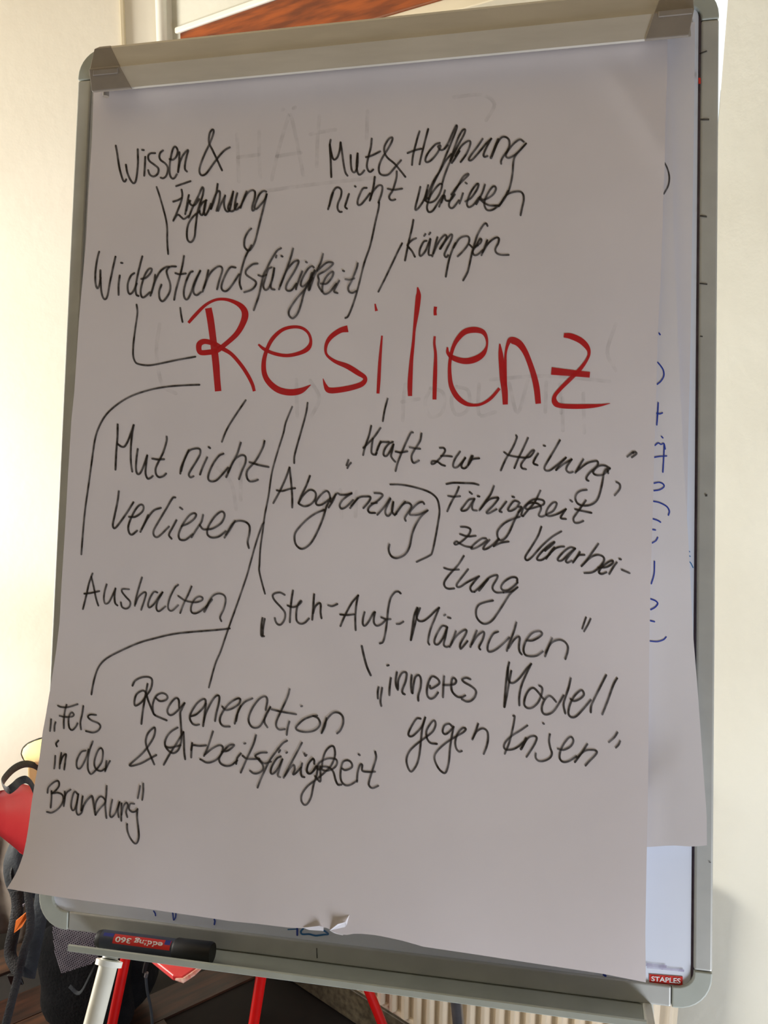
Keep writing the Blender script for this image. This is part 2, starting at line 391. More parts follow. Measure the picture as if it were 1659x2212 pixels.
("black handwritten words Mut nicht under the long curve",'k',160,820,22,"""377,388 375,500 365,620 358,778
375,555 410,580 440,575 470,520 495,450 515,393
515,393 498,500 490,620 492,720 503,795
550,600 540,680 535,760 545,812 570,810 600,750 632,655
632,655 622,740 618,810 635,855 660,850 680,832
800,492 800,530 770,630 730,710 705,770 710,820 735,843 770,835 795,812
675,683 720,690 778,688
990,610 950,700 925,760 918,812
925,790 950,700 990,620 1040,597 1085,600 1090,640 1060,700 1010,780 992,820 1005,845 1032,835
1150,672 1110,760 1088,820
1162,583 1175,592
1290,640 1250,660 1200,730 1165,810 1160,860 1185,880 1230,870 1280,820 1330,760
1440,545 1410,640 1360,740 1315,843
1330,800 1380,700 1440,655 1480,665 1480,720 1450,790 1425,860
1645,530 1630,590 1570,700 1500,780 1492,840 1515,878 1555,878 1588,865
1515,713 1600,740 1680,755"""),
("black handwritten word verlieren above Aushalten",'k',160,820,22,"""387,965 375,1060 345,1200 335,1260 350,1285 385,1250 450,1160 513,1060
475,1185 530,1185 590,1140 600,1095 575,1080 540,1110 505,1170 470,1260 475,1320 500,1340 545,1305
640,1170 610,1240 573,1315
585,1290 640,1190 690,1130 750,1108
875,1018 850,1025 800,1110 740,1210 690,1300 690,1345 715,1362 750,1340 820,1270
885,1215 850,1280 820,1340 842,1375
915,1105 936,1120
930,1265 990,1240 1040,1200 1055,1165 1030,1155 990,1180 940,1250 905,1330 910,1375 935,1387 970,1380 1025,1335
1115,1170 1100,1230 1060,1290 1015,1362
1085,1255 1110,1290 1140,1295 1200,1285 1270,1240 1300,1180 1290,1145 1260,1145 1210,1190 1160,1270 1150,1330 1175,1360 1215,1365 1260,1350 1310,1310
1390,1220 1350,1290 1300,1365
1310,1340 1370,1245 1420,1220 1480,1230 1515,1265 1515,1330 1500,1400 1510,1455"""),
("long forked black line running down to Regeneration",'k',440,860,19,"""765,75 710,210 690,300 640,460 600,600 580,700 560,850 530,1000 510,1150 490,1300 482,1439 480,1490 500,1580 530,1690
520,1075 500,1110 450,1260 400,1439 375,1530 300,1750 200,2030 150,2180 100,2300 45,2500"""),
("straight black line above Abgrenzung",'k',440,860,20,"""898,40 885,130 850,260 810,400 785,500 782,562"""),
("black handwritten word Abgrenzung",'k',440,860,22,"""742,600 710,690 660,800 602,907
742,600 755,720 765,850 765,945
632,797 680,803 740,785 790,778
918,672 885,760 840,850 820,910
820,905 860,840 910,795 950,800 970,830 960,880 920,920 870,935 825,915
1095,865 1080,815 1050,805 1000,850 970,900 985,925 1030,915 1095,865
1095,865 1060,940 1030,1040 980,1160 920,1260 850,1303 800,1270 785,1210 800,1150 880,1060 960,1000 1040,965
1140,830 1120,880 1080,945
1095,895 1150,825 1180,835 1230,835 1283,820 1250,840 1200,880 1175,925 1190,955 1230,940 1290,880
1330,865 1265,950
1275,930 1340,860 1400,850 1440,855 1430,890 1380,950
1475,820 1530,825 1545,845 1500,890 1440,930 1420,965 1435,990 1480,992
1450,910 1495,905
1610,865 1560,940 1500,1008
1614,872 1572,960 1575,1008 1600,1015 1630,970 1638,898
1638,898 1625,960 1640,1003 1665,1000
1740,895 1700,940 1650,1012
1660,1000 1720,920 1760,905 1790,920 1790,950 1740,1030 1745,1060
1905,915 1890,898 1850,910 1790,970 1780,1005 1810,1010 1860,1005 1935,970
1935,970 1880,1020 1830,1100 1800,1180 1780,1280 1740,1350 1670,1383 1620,1365 1598,1310 1605,1265"""),
("black arc and line between Abgrenzung and Fähigkeit",'k',740,860,21,"""413,746 500,748 600,765 720,800 790,840 825,890 838,980 825,1080 800,1220 775,1330 750,1362 640,1415"""),
("short black tick under the red l",'k',740,860,20,"""390,5 365,100 348,200"""),
("black handwritten word Kraft with a low opening quotation mark",'k',740,860,22,"""52,535 42,560 35,580
72,560 55,580 42,605
248,240 230,320 195,420 178,492
328,258 270,340 180,430
262,350 255,400 250,470 275,490 295,475
330,375 305,430 288,490
300,450 330,385 380,380 400,378
435,378 400,395 365,440 355,490 380,500 410,460 440,400
440,400 430,450 420,500 440,535 455,550
608,297 590,300 560,360 520,450 480,550 458,630
458,462 500,470 560,460
682,305 670,370 620,450 597,500 602,545 620,560 660,540
580,425 630,435 670,438"""),
("black handwritten word zur before Heilung",'k',740,860,22,"""840,430 875,432 885,460 850,510 800,560 770,570 775,545 820,550 855,575 885,585
850,500 900,500 945,505
1015,462 975,520 955,575 965,600 1000,590 1060,520
1060,515 1030,570 1030,600 1060,605 1100,560 1125,500
1115,500 1095,545 1085,578
1085,578 1120,530 1180,520"""),
("black handwritten word Heilung with closing quotation mark",'k',980,920,22,"""540,82 545,105 510,190 450,290 408,385
642,105 600,200 560,280 525,365
437,228 480,255 560,270 620,275 660,265 690,230 695,210 670,220 620,280 585,330 590,365 625,375
730,240 700,290 690,325 725,340
778,170 790,174
918,125 870,210 810,310 785,360 795,385 830,385 880,350 970,275
970,275 920,330 885,382
885,382 950,330 1020,290
1020,290 980,350 975,385 1000,405 1030,398
1120,290 1090,340 1052,405
1060,395 1150,325 1220,305 1245,310 1240,345 1180,400 1150,440 1148,465 1165,475
1350,370 1310,345 1260,345 1220,375 1205,405 1230,425 1280,425 1320,400 1350,365
1335,410 1325,370 1300,400 1290,460 1270,560 1240,640 1190,680 1120,690 1070,670 1052,625 1065,585 1100,560 1150,553
1405,485 1435,505 1435,545 1392,600
1500,267 1550,225
1540,272 1580,240 1565,225 1550,235"""),
("black handwritten word Fähigkeit",'k',740,860,22,"""898,742 960,732 1060,735 1130,738 1175,750
1005,768 985,820 940,900 905,978
912,845 960,852 1015,848
1130,870 1090,880 1045,935 1025,965 1040,975 1080,960 1120,900 1140,870
1140,870 1120,930 1125,965 1160,972
1098,812 1118,828
1168,848 1182,850
1308,760 1280,830 1230,900 1182,970
1190,960 1260,880 1330,860 1345,870 1300,930 1245,985 1265,995 1330,960
1415,895 1380,940 1355,975 1375,985
1467,852 1482,856
1520,895 1480,890 1440,940 1430,970 1455,975 1500,950 1530,905
1545,940 1520,990 1480,1070 1440,1160 1400,1215 1360,1228 1338,1190 1345,1140 1400,1080 1470,1045 1530,1025"""),
("black handwritten letters keit of Fähigkeit",'k',980,920,22,"""560,700 585,700 585,720 560,745
750,560 700,660 640,730 600,780
600,780 585,770 610,700 680,640 740,635 780,650 775,680 720,700 640,720 620,705 650,670 700,665 745,685 755,720 735,770 760,785 800,770
800,765 860,735 890,680 880,660 850,670 810,720 800,765 830,780 900,760 970,720
970,720 930,780 930,800 970,805
1008,642 1024,655
1142,645 1110,690 1060,760 1035,800 1045,835 1080,838 1120,822
1050,720 1120,738 1190,752"""),
("black handwritten word zur before Verarbei",'k',740,860,22,"""1022,1112 1070,1115 1105,1135 1090,1180 1040,1230 985,1265 965,1255 985,1238 1010,1255 1060,1280 1120,1290
1015,1175 1080,1195 1150,1190
1240,1212 1200,1215 1140,1260 1110,1300 1150,1295 1210,1260 1250,1225
1270,1225 1230,1270 1215,1305 1250,1300 1300,1265 1350,1215
1350,1218 1330,1250 1305,1280
1305,1280 1370,1250 1435,1240"""),
("black handwritten word Verarbei with a hyphen",'k',980,920,22,"""758,872 730,950 670,1050 625,1120 620,1150 640,1160 680,1130 760,1040 850,960 930,912
790,1080 860,1020 870,1003 830,1025 760,1090 722,1140 730,1160 770,1155 830,1110
870,1050 830,1100 800,1148
810,1130 870,1065 920,1045 955,1043
1050,1060 1010,1050 960,1080 905,1140 905,1165 940,1160 1000,1100 1050,1060
1050,1060 1000,1120 970,1165 985,1182 1020,1165
1090,1090 1060,1140 1030,1182
1035,1175 1080,1120 1130,1115
1250,1020 1200,1090 1150,1160 1105,1212
1105,1212 1180,1140 1240,1115 1290,1130 1300,1165 1260,1220 1200,1265 1130,1272
1250,1225 1320,1220 1370,1190 1375,1165 1340,1175 1280,1220 1255,1265 1280,1280 1320,1265
1410,1180 1380,1220 1345,1280
1432,1150 1445,1154
1452,1243 1480,1255 1520,1272"""),
("black handwritten word tung",'k',840,1170,22,"""648,125 600,200 520,290 480,350 485,390 515,408 565,405
478,228 530,243 605,242
685,240 630,310 590,365 590,390 620,390 680,350 780,300
780,300 740,345 705,395 715,430 740,435
855,325 820,370 780,422,28
740,435 800,380 870,310 935,290 935,320 900,380 900,415 930,440 990,440
1110,350 1105,315 1060,310 1000,345 970,390 985,420 1030,420 1075,390 1112,355
990,440 1060,430 1112,395
1112,395 1050,450 1010,510 940,620 890,685 835,712 790,695 758,650 755,590 780,545 840,522 900,510"""),
("black handwritten word Steh with a low opening quotation mark",'k',540,1200,22,"""108,540 100,600 98,690 122,697
128,548 115,620 110,690
300,340 260,320 215,328 197,350 215,390 270,450 303,495 300,550 270,595 240,595 222,570 215,540
372,303 360,380 350,480 345,577
325,432 370,447 415,430 445,400 435,395 410,440 400,510 405,565 435,590 475,580 510,545
555,335 550,400 545,480 538,555
545,500 565,440 600,410 612,430 610,490 618,542
676,430 710,438 755,420"""),
("black handwritten word Auf with a hyphen",'k',540,1200,22,"""935,345 880,410 820,520 782,610
935,345 920,420 910,530 913,645
780,510 840,515 900,508
990,490 978,540 975,590 990,608 1020,580 1065,500 1080,490
1080,490 1070,550 1075,590 1100,608 1140,590 1170,560
1302,328 1280,312 1250,320 1215,370 1195,460 1185,560 1170,670 1150,745 1122,760
1135,535 1175,550 1215,550
1268,592 1295,590 1325,572"""),
("black handwritten word Männchen",'k',840,1170,22,"""245,572 220,640 205,740 190,852
270,575 240,660 215,760 192,850
250,575 240,650 260,685 300,685 350,650 400,600 435,572
435,572 400,660 360,760 340,860 350,890
478,638 488,632
510,655 533,662
500,735 460,730 420,790 395,850 400,885 430,885 470,830 505,740
505,740 490,820 475,890 495,910 520,905
580,775 560,830 527,910
535,895 580,820 640,770 670,765 665,800 620,880 618,925 635,915 680,860
760,770 735,830 705,910
715,890 760,820 810,780 825,795 810,850 780,910 790,932
945,778 900,800 860,880 855,940 880,952 930,930 990,880 1040,830
1102,700 1080,780 1040,880 1020,945
1035,920 1080,850 1120,820 1132,840 1125,900 1130,950 1148,975
1190,855 1240,855 1300,825 1325,795 1300,775 1240,790 1190,850 1165,920 1175,975 1220,992 1280,985 1330,950
1410,835 1380,910 1350,992
1355,960 1400,880 1460,850 1510,860 1545,900 1545,950 1525,1015"""),
("closing quotation mark after Männchen",'k',0,0,5.2,"""1266,1334 1258,1358
1276,1337 1270,1350 1262,1364"""),
("short black line above inneres",'k',540,1200,24,"""966,782 985,870 1010,960 1043,1035"""),
("black handwritten word inneres with a low opening quotation mark",'k',780,1420,23,"""152,258 145,300 146,355
182,265 172,340 168,385 175,420
258,180 248,260 245,327
226,71 238,68
310,130 300,200 305,250 318,282
320,270 322,200 350,140 380,128 395,145 385,210 358,280 360,310 378,320
438,155 432,230 438,300 445,310
445,310 455,230 470,170 500,155 518,190 515,260 495,330 495,375
595,245 600,270 640,255 678,222 660,185 615,165 585,210 570,280 575,335 600,358 635,345 665,305
718,165 712,250 708,345
710,240 760,240 810,230 822,200 800,178 785,195 780,250 790,300 830,340 870,345 900,330
945,190 910,178 875,190 890,215 950,250 993,290 985,340 950,375 910,382 870,362"""),
("black handwritten word Modell",'k',1000,1420,23,"""400,45 385,120 370,260 358,430
418,118 400,220 380,330 360,430
390,90 390,170 405,215 440,220 490,180 550,100 590,58
590,58 545,150 505,250 488,340 488,415
660,245 685,265 680,320 650,390 600,435 555,438 530,405 540,340 570,285 605,265 640,290 695,358
805,385 770,345 740,335 705,370 683,430 690,480 725,495 780,470 830,400 870,330
932,182 915,260 885,350 870,410 885,485
930,360 960,378 1010,360 1045,325 1035,290 1010,290 960,340 925,410 912,480 930,515 970,515 1020,470 1105,370
1238,155 1200,230 1140,350 1110,420 1105,475
1332,182 1300,240 1250,380 1205,493"""),
("black handwritten word gegen",'k',780,1420,22,"""515,530 480,530 440,590 412,650 415,680 445,680 490,640 530,590 555,520
555,520 530,610 520,700 505,840 480,930 435,988 405,950 393,880 420,810 480,750 560,690 620,640 645,580 630,545 595,580 565,640 570,700 600,740 655,748
790,600 760,575 720,590 705,640 725,665 760,645 800,600
800,600 785,680 770,780 760,900 740,980 715,1000 670,960 635,880 650,820 720,750 810,690 880,650 905,620 880,610 840,650 815,720 820,780 845,815 870,810
1012,575 990,640 962,710
965,700 1000,640 1050,615 1090,640 1098,700 1085,770 1060,835"""),
("black handwritten word Krisen with closing quotation mark",'k',1000,1420,22,"""435,505 448,515 430,620 400,740 362,833
557,590 500,630 420,680 370,730 355,775 375,798 430,795 480,770 530,725
545,700 525,750 503,793,28
510,780 560,700 610,680 638,695 625,740 590,800 550,860
692,568 700,575
752,665 745,720 755,780 770,830 750,870 700,895 655,895 630,870 630,830
820,790 870,800 930,770 955,725 940,690 910,700 865,760 838,830 840,880 870,905 920,895 980,855
1075,750 1030,820 968,905
985,870 1050,810 1120,800 1158,815 1140,850 1090,900 1060,935
1335,650 1310,690 1262,733
1358,725 1345,755 1322,780"""),
("black handwritten word Fels with a low opening quotation mark",'k',80,1500,20,"""122,215 118,270 112,317
160,240 152,270 150,317
180,97 210,110 270,110 350,85
255,90 240,150 232,220 232,293
195,185 240,195 300,192 318,175 300,155 280,180 272,230 280,290 305,308 335,280 350,250
400,100 390,170 375,240 380,303
510,178 460,175 440,195 470,225 530,250 548,280 525,315 480,330 422,317"""),
("black handwritten words in der",'k',80,1500,20,"""185,400 165,425 172,450
158,530 155,590 148,640
210,505 200,570 195,640
200,600 220,540 250,515 245,570 235,650
420,485 380,500 345,570 345,630 370,640 400,600 430,530 445,475
482,405 455,480 440,560 440,640 455,680 475,685 520,640 560,580 570,500 555,465 530,480 505,540 495,600 510,645 550,662 590,640
600,575 595,620 588,665
590,655 610,610 630,575"""),
("black handwritten word Brandung with closing quotation mark",'k',80,1500,20,"""125,835 125,900 118,978
90,850 100,800 150,755 185,750 190,790 160,830 130,855
130,855 180,850 220,870 225,920 190,980 130,1020 85,1015
240,840 240,900 230,965
235,900 255,850 290,822
350,860 325,840 305,890 295,960 305,1000 325,990 345,930 358,855 345,940 340,1010 355,1040 385,1020 400,960
395,880 385,950 380,1005
385,1000 420,930 465,880 480,890 490,950 505,1040,24
505,1040 540,990 590,930 570,890 540,885 510,930 500,990
602,790 598,870 590,960 600,1068
650,910 640,960 630,1040 645,1060 680,1020 712,930
712,930 700,1000 705,1060
730,940 728,1010 728,1092
730,1040 745,970 770,935 785,960 770,1010 780,1060
840,945 805,945 795,990 820,1015 850,1010 868,990
868,990 865,1060 875,1150 880,1230 865,1280 840,1285 805,1240 782,1180 778,1120
890,790 880,850 870,897
918,770 918,840 908,912"""),
("long arc of black line over Regeneration",'k',160,1180,20,"""1345,710 1250,722 1000,742 850,760 700,795 560,835 400,905 280,970 215,1040 180,1130 160,1220 150,1280"""),
("black handwritten word Aushalten",'k',160,1180,20,"""160,235 130,320 105,430 77,543
150,265 170,350 190,450 210,513
88,410 140,405 218,388
282,330 265,390 258,450 268,495 300,485 330,430 358,365
358,365 350,430 355,490 375,512
475,372 420,370 415,395 450,440 485,480 480,520 450,540 415,525 405,485
587,270 560,360 535,450 525,515
530,500 555,440 600,400 622,405 610,460 580,550
720,400 690,395 660,440 640,500 650,530 690,500 730,440 765,398
765,398 720,480 712,540 735,562 790,520
900,333 870,360 830,440 812,510 820,550 850,555 900,510
1015,348 985,420 950,490 917,577
900,430 960,470 1040,485 1100,470 1110,445 1080,435 1040,460 1012,520 1015,570 1050,580 1100,555 1150,510
1190,460 1160,500 1125,565,26
1140,530 1190,440 1240,410 1290,420 1310,460 1295,540 1262,610 1272,648"""),
("black handwritten word Regeneration",'k',260,1440,22,"""235,150 215,260 195,380 182,495
105,165 130,120 190,92 250,92 275,120 265,190 225,250 180,310 130,338 122,300 140,240 190,208 220,225 240,290 280,390 300,420 340,440 400,465
305,270 340,298 390,290 408,265 390,238 350,230 305,260 280,330 285,400 300,420
508,355 505,290 480,272 440,310 408,370 415,410 445,418 490,385 555,315
555,315 530,370 518,400 522,480 528,580 525,650 500,720 455,748 410,720 385,670 400,610 440,560 495,527
610,430 660,410 720,350 738,300 720,280 670,310 620,380 600,440 620,490 650,505 680,500
740,318 730,400 715,515
720,480 740,400 790,300 830,252 855,260 850,320 830,400 818,470
880,345 910,375 970,360 1025,320 1035,280 1000,280 930,330 870,420 862,480 890,515 945,518
1040,340 1010,410 988,493
1000,470 1020,380 1070,310 1140,275
1255,375 1270,290 1250,258 1200,280 1140,360 1108,450 1125,510 1165,530 1210,510 1250,440 1295,350
1295,350 1255,420 1245,480 1270,525
1462,195 1445,260 1390,380 1350,470 1348,520 1375,545 1420,540
1305,370 1400,392 1518,412
1460,475 1445,530 1437,590
1562,343 1570,341
1700,422 1650,430 1580,460 1520,520 1530,550 1600,565 1680,550 1725,500 1710,450 1665,425
1780,445 1765,520 1737,575
1740,570 1775,470 1830,405 1880,398 1920,430 1925,490 1900,550 1872,577"""),
("black handwritten ampersand and word Arbeitsfähigkeit",'k',260,1440,22,"""293,845 265,780 230,700 220,640 240,575 285,530 300,535 295,590 260,660 190,750 100,830 80,852 105,857 180,835 245,800 310,765
545,565 500,640 430,750 375,848
545,565 550,650 552,730 560,800
390,690 430,700 520,680
620,660 615,720 612,785
612,720 625,680 680,685 740,680
800,560 775,640 750,710 722,772
730,760 790,710 850,680 885,695 870,760 820,810 750,830 690,800
878,735 930,725 975,690 980,675 940,680 890,730 855,790 865,835 910,858 960,850 1010,810
1040,750 1010,790 1000,840
1070,665 1080,663
1172,592 1150,670 1100,780 1040,915
1055,770 1090,795 1150,798 1200,795
1265,742 1210,745 1165,770 1190,800 1230,850 1230,890 1190,920 1150,922 1120,900
1440,640 1400,665 1340,740 1290,810 1250,890 1210,980 1185,1045
1195,800 1240,835 1300,820
1385,775 1350,795 1310,860 1298,915 1320,925 1360,880 1400,800
1400,800 1375,880 1360,940 1380,955
1368,740 1380,722
1433,745 1440,740
1568,658 1520,750 1460,860 1410,960
1420,945 1470,870 1500,850 1505,890 1490,930 1515,920 1560,870
1570,835 1560,890 1565,945 1590,955
1588,750 1598,772 1608,762
1675,810 1660,795 1625,840 1610,900 1625,925 1655,915 1690,860 1700,870"""),
("black handwritten letters keit of Arbeitsfähigkeit",'k',500,1500,22,"""715,600 715,570 700,560 665,600 652,660 675,685 710,660 745,620 735,700 710,780 690,880 660,940 630,955 605,920 610,860 660,790 740,730 820,660 870,600 895,520 885,455 855,450 815,490 790,560 780,640
720,705 765,755 770,700 765,620
760,650 740,640 760,590 830,555 900,560 912,600 880,640 820,660 770,645 780,625 840,630 880,670 900,740 920,780 950,780
955,640 985,655 1040,630 1035,590 1000,570 960,590 942,680 950,750 985,785 1030,780 1085,745
1085,755 1090,680 1110,610 1130,610 1130,660 1180,670 1240,668
1098,518 1108,525
1242,495 1250,550 1220,650 1190,750 1190,790 1220,810 1268,790"""),
("",'e',0,0,5,""),
]
WRITING.pop()
BLUE = """1424,720 1426,723
1421,783 1427,790 1433,800 1434,812 1428,823 1420,830
1422,870 1421,890 1419,918
1419,893 1425,894 1431,892
1429,943 1432,946
1415,962 1422,957 1428,960 1434,958 1437,970
1435,960 1434,985 1432,1020
1413,988 1425,986 1440,985
1413,1044 1424,1042 1433,1046 1434,1052 1425,1058 1413,1060
1412,1083 1425,1086 1440,1094 1446,1104 1444,1113
1411,1121 1420,1124 1427,1128
1410,1144 1416,1145
1421,1161 1417,1168 1409,1173
1414,1213 1413,1240 1407,1261
1406,1294 1416,1298 1421,1304 1415,1312 1406,1317
1405,1341 1414,1343
1405,1385 1420,1386 1433,1382 1439,1376"""
GHOST = """587,388 600,330 620,262 628,250 640,300 655,378
598,338 625,333 650,330
608,238 612,236
634,234 638,232
512,290 514,340 516,392
560,284 560,330 562,384
514,340 560,334
690,250 686,300 684,360
670,290 700,284 725,280
794,240 792,300
578,412 680,398 810,384
980,210 1040,205 1068,225 1050,260
1060,820 1180,812 1317,824
870,908 872,860 876,830
868,868 905,862
930,840 918,870 930,900 955,890 958,850 930,838
985,835 975,865 985,895 1010,885 1012,845 985,835
1035,830 1035,895 1070,890
1100,828 1118,892 1140,822
1180,826 1178,890
1210,830 1212,892
640,820 642,900
670,822 690,860 672,900
700,1060 700,1120
735,1058 738,1118
770,1062 768,1116
345,700 338,760 350,830 380,850
1330,700 1312,760 1330,800
1215,860 1216,930
1260,850 1262,935
470,1010 500,1045 510,1100
520,1000 520,1080"""
M['reflection_streak'] = ink('violet reflection', rgb(150, 135, 165), (0.3, 0.7))  # colour of the painted reflection on the board
# ------------------------------------------------------------------ room
def struct(mb, name, m, bevel=0.0, parent=None, smooth=False):
    o = mb.build(name, m, parent, smooth, bevel)
    if parent is None: o['kind'] = 'structure'
    return o
CEIL = 2.75
S0, S1 = -0.434, 1.75                        # the window wall runs from the far corner to the near right
WA, WB, WZ0, WZ1 = -0.40, 0.866, 0.86, 2.28      # its window opening
# wall with the window, in four pieces round the opening
m = MB()
m.box(wp(S0 - 0.02, 0, 0), D * (S1 - S0 + 0.02), -WN * 0.22, Z * WZ0)
m.box(wp(S0 - 0.02, WZ1, 0), D * (S1 - S0 + 0.02), -WN * 0.22, Z * (CEIL - WZ1))
m.box(wp(S0 - 0.02, WZ0, 0), D * (WA - S0 + 0.02), -WN * 0.22, Z * (WZ1 - WZ0))
m.box(wp(WB, WZ0, 0), D * (S1 - WB), -WN * 0.22, Z * (WZ1 - WZ0))
struct(m, 'wall_back', M['wall_worn'])
# left wall beyond the corner, meeting the window wall at a blunt angle
CK = wp(S0, 0, 0); E2 = Vector((-2.6, 2.17, 0)); DL = (E2 - CK).normalized(); NL = Vector((DL.y, -DL.x, 0))
if NL.y > 0: NL = -NL
m = MB(); m.box(CK, E2 - CK, -NL * 0.2, Z * CEIL); struct(m, 'wall_left', M['wall'])
m = MB()
for z0, z1, y0, y1 in ((0, 0.75, -2.6, 2.35), (2.3, CEIL, -2.6, 2.35), (0.75, 2.3, 2.05, 2.35), (0.75, 2.3, -2.6, 0.45)):
    m.box((-2.6, y0, z0), (-0.2, 0, 0), (0, y1 - y0, 0), (0, 0, z1 - z0))
struct(m, 'wall_far_left', M['wall'])
m = MB(); e = wp(S1, 0, 0); m.box((e.x, e.y + 0.02, 0), (0.2, 0, 0), (0, -3.6 - e.y, 0), (0, 0, CEIL)); struct(m, 'wall_right', M['wall_dim'])
m = MB(); m.box((-2.8, -2.6, 0), (4.2, 0, 0), (0, -0.2, 0), (0, 0, CEIL)); struct(m, 'wall_behind', M['wall_dim'])  # unseen, added to keep the ambient light down
m = MB(); m.box((-3.0, -3.4, CEIL), (5.2, 0, 0), (0, 6.2, 0), (0, 0, 0.1)); struct(m, 'ceiling', M['ceiling'])
m = MB(); m.box((-3.0, -3.4, -0.1), (5.2, 0, 0), (0, 6.2, 0), (0, 0, 0.094)); fl = struct(m, 'floor', M['joint'])
# floor planks, single boards where the photograph shows the floor
PD = Vector((0.80, 0.60, 0)); PN = Vector((-0.60, 0.80, 0)); PW = 0.096
base = None; c = 0
def plank_mesh(L, mt):
    b = MB(); g = 0.0012
    b.prism([Vector((g, g, 0)), Vector((L - g, g, 0)), Vector((L - g, PW - g, 0)), Vector((g, PW - g, 0))], (0, 0, 0.006))
    me = bpy.data.meshes.new('plank'); me.from_pydata([tuple(v) for v in b.V], [], b.F); me.update(); me.materials.append(mt)
    return me
pm = [plank_mesh(0.90, M['plank']), plank_mesh(0.90, M['plank2'])]
ang = math.atan2(PD.y, PD.x)
for j in range(-9, 16):
    for i in range(-4, 3):
        p = Vector((-0.45, 1.75, -0.006)) + PN * (j * PW) + PD * (i * 0.90 + (j * 0.37) % 0.9)
        q = p + PD * 0.45 + PN * 0.05
        if q.x < -2.3 or q.x > 1.2 or q.y < 0.5: continue
        ends = [p, p + PD * 0.9, p + PN * PW, p + PD * 0.9 + PN * PW]
        if any((k - W0).dot(WN) < -0.1 for k in ends) or any(k.y > 2.3 for k in ends): continue
        o = bpy.data.objects.new('plank', pm[(j * 5 + i * 3 + (j * j) % 3) % 2]); COL.objects.link(o); o.parent = fl
        o.location = p - wpos(fl); o.rotation_euler = (0, 0, ang)
# stone baseboard under the radiator and along the window wall
m = MB(); m.box(wp(S0, 0, 0), D * (S1 - S0), WN * 0.02, Z * 0.085); struct(m, 'baseboard_back', M['stone'], 0.003)
m = MB(); m.box(CK + DL * 0.04, DL * 1.9, NL * 0.014, Z * 0.07); struct(m, 'baseboard_left', M['cream_trim'], 0.003)
# window: varnished head rail, white lintel edge, cream bead, side posts, glass
wn = MB(); wn.box(wp(WA, 2.19, -0.10), D * (WB - WA), WN * 0.104, Z * 0.09)
wn = struct(wn, 'window_1', M['brown_wood'])
def wpart(name, s0, s1, z0, z1, o0, o1, mt, bev=0.002):
    b = MB(); b.box(wp(s0, z0, o0), D * (s1 - s0), WN * (o1 - o0), Z * (z1 - z0)); return b.build(name, mt, wn, False, bev)
wpart('frame_bead', WA, WB, 2.165, 2.19, -0.09, -0.004, M['cream_trim'])
wpart('frame_post', WA, WA + 0.05, WZ0, 2.165, -0.11, -0.05, M['white_trim'])
wpart('frame_post', WB - 0.035, WB, WZ0, 1.98, -0.13, -0.09, M['white_trim'])
wpart('window_sill', WA, WB, WZ0 - 0.02, WZ0 + 0.02, -0.2, 0.05, M['white_trim'])
wpart('pane', WA + 0.05, WB, WZ0 + 0.02, 2.165, -0.092, -0.086, M['glass'], 0)
m = MB(); m.box(wp(S0 + 0.02, 2.281, 0.0), D * (1.35), WN * 0.010, Z * 0.013); struct(m, 'trim_1', M['white_trim'], 0.003)
# upright pipe cover and strip whose darker cream paints a groove's shade on the left wall beside the corner
m = MB(); m.tube([CK + DL * 0.021 + NL * 0.016 + Z * 0.09, CK + DL * 0.021 + NL * 0.016 + Z * (CEIL - 0.01)], 0.013, 12); struct(m, 'trim_2', M['white_trim'], 0, None, True)
m = MB(); m.box(CK + DL * 0.108, DL * 0.010, NL * 0.010, Z * CEIL); struct(m, 'groove_shade', M['cream_trim'], 0.002)
# radiator below the window
rd = thing('radiator', 'cream ribbed panel radiator below the window behind the flipchart', 'radiator', wp(0.5, 0.14, 0.05))
m = MB(); m.box(wp(0.13, 0.15, 0.03), D * 0.80, WN * 0.035, Z * 0.56); m.build('panel', M['radiator'], rd, False, 0.008)
rib = None
for k in range(22):
    s = 0.185 + k * 0.0335
    if rib is None:
        b = MB(); b.prism([wp(s, 0.155, 0.062), wp(s + 0.006, 0.155, 0.078), wp(s + 0.016, 0.155, 0.078), wp(s + 0.022, 0.155, 0.062)], Z * 0.55)
        rib = b.build('rib', M['radiator'], rd, False, 0.002)
    else:
        o = rib.copy(); COL.objects.link(o); o.parent = rd; o.location = rib.location + D * (k * 0.0335)
m = MB(); m.tube([wp(0.13, 0.152, 0.062), wp(0.93, 0.152, 0.062)], 0.009, 10); m.build('lower_edge', M['radiator'], rd, True)
for q in (0.16, 0.87):
    m = MB(); m.box(wp(q, 0.70, 0.0), D * 0.03, WN * 0.03, -Z * 0.1); m.build('bracket', M['radiator'], rd)
m = MB(); m.tube([wp(0.96, 0.0, 0.05), wp(0.96, 0.2, 0.05), wp(0.925, 0.2, 0.05)], 0.008, 10); m.build('pipe', M['radiator'], rd, True)
# scuffs on the right part of the window wall
def wall_px(px, py, off=0.001):
    d = ray(px, py); return CAMP + d * (((W0 - CAMP).dot(WN) + off) / d.dot(WN))
# tree outside the window
tr = thing('tree', 'bright yellow green tree top seen through the top of the window', 'tree', (.35, 5.2, 0))
b = MB(); b.tube([(.35, 5.2, 0), (.33, 5.2, 1.8), (.28, 5.25, 3.1)], [0.12, 0.09, 0.05], 10); b.build('trunk', M['bark'], tr, True)
b = MB(); random.seed(3)
for k in range(900):
    r = Vector((random.gauss(0, .42), random.gauss(0, .4), random.gauss(0, .38)))
    p = Vector((.25, 5.2, 3.55)) + r; a1 = Vector((random.gauss(0, 1), random.gauss(0, 1), random.gauss(0, 1))).normalized() * 0.055; a2 = a1.orthogonal().normalized() * 0.03
    b.add([p - a1, p + a2, p + a1, p - a2], [(0, 1, 2, 3)])
mesh('foliage', b.V, b.F, M['leaf'], tr)
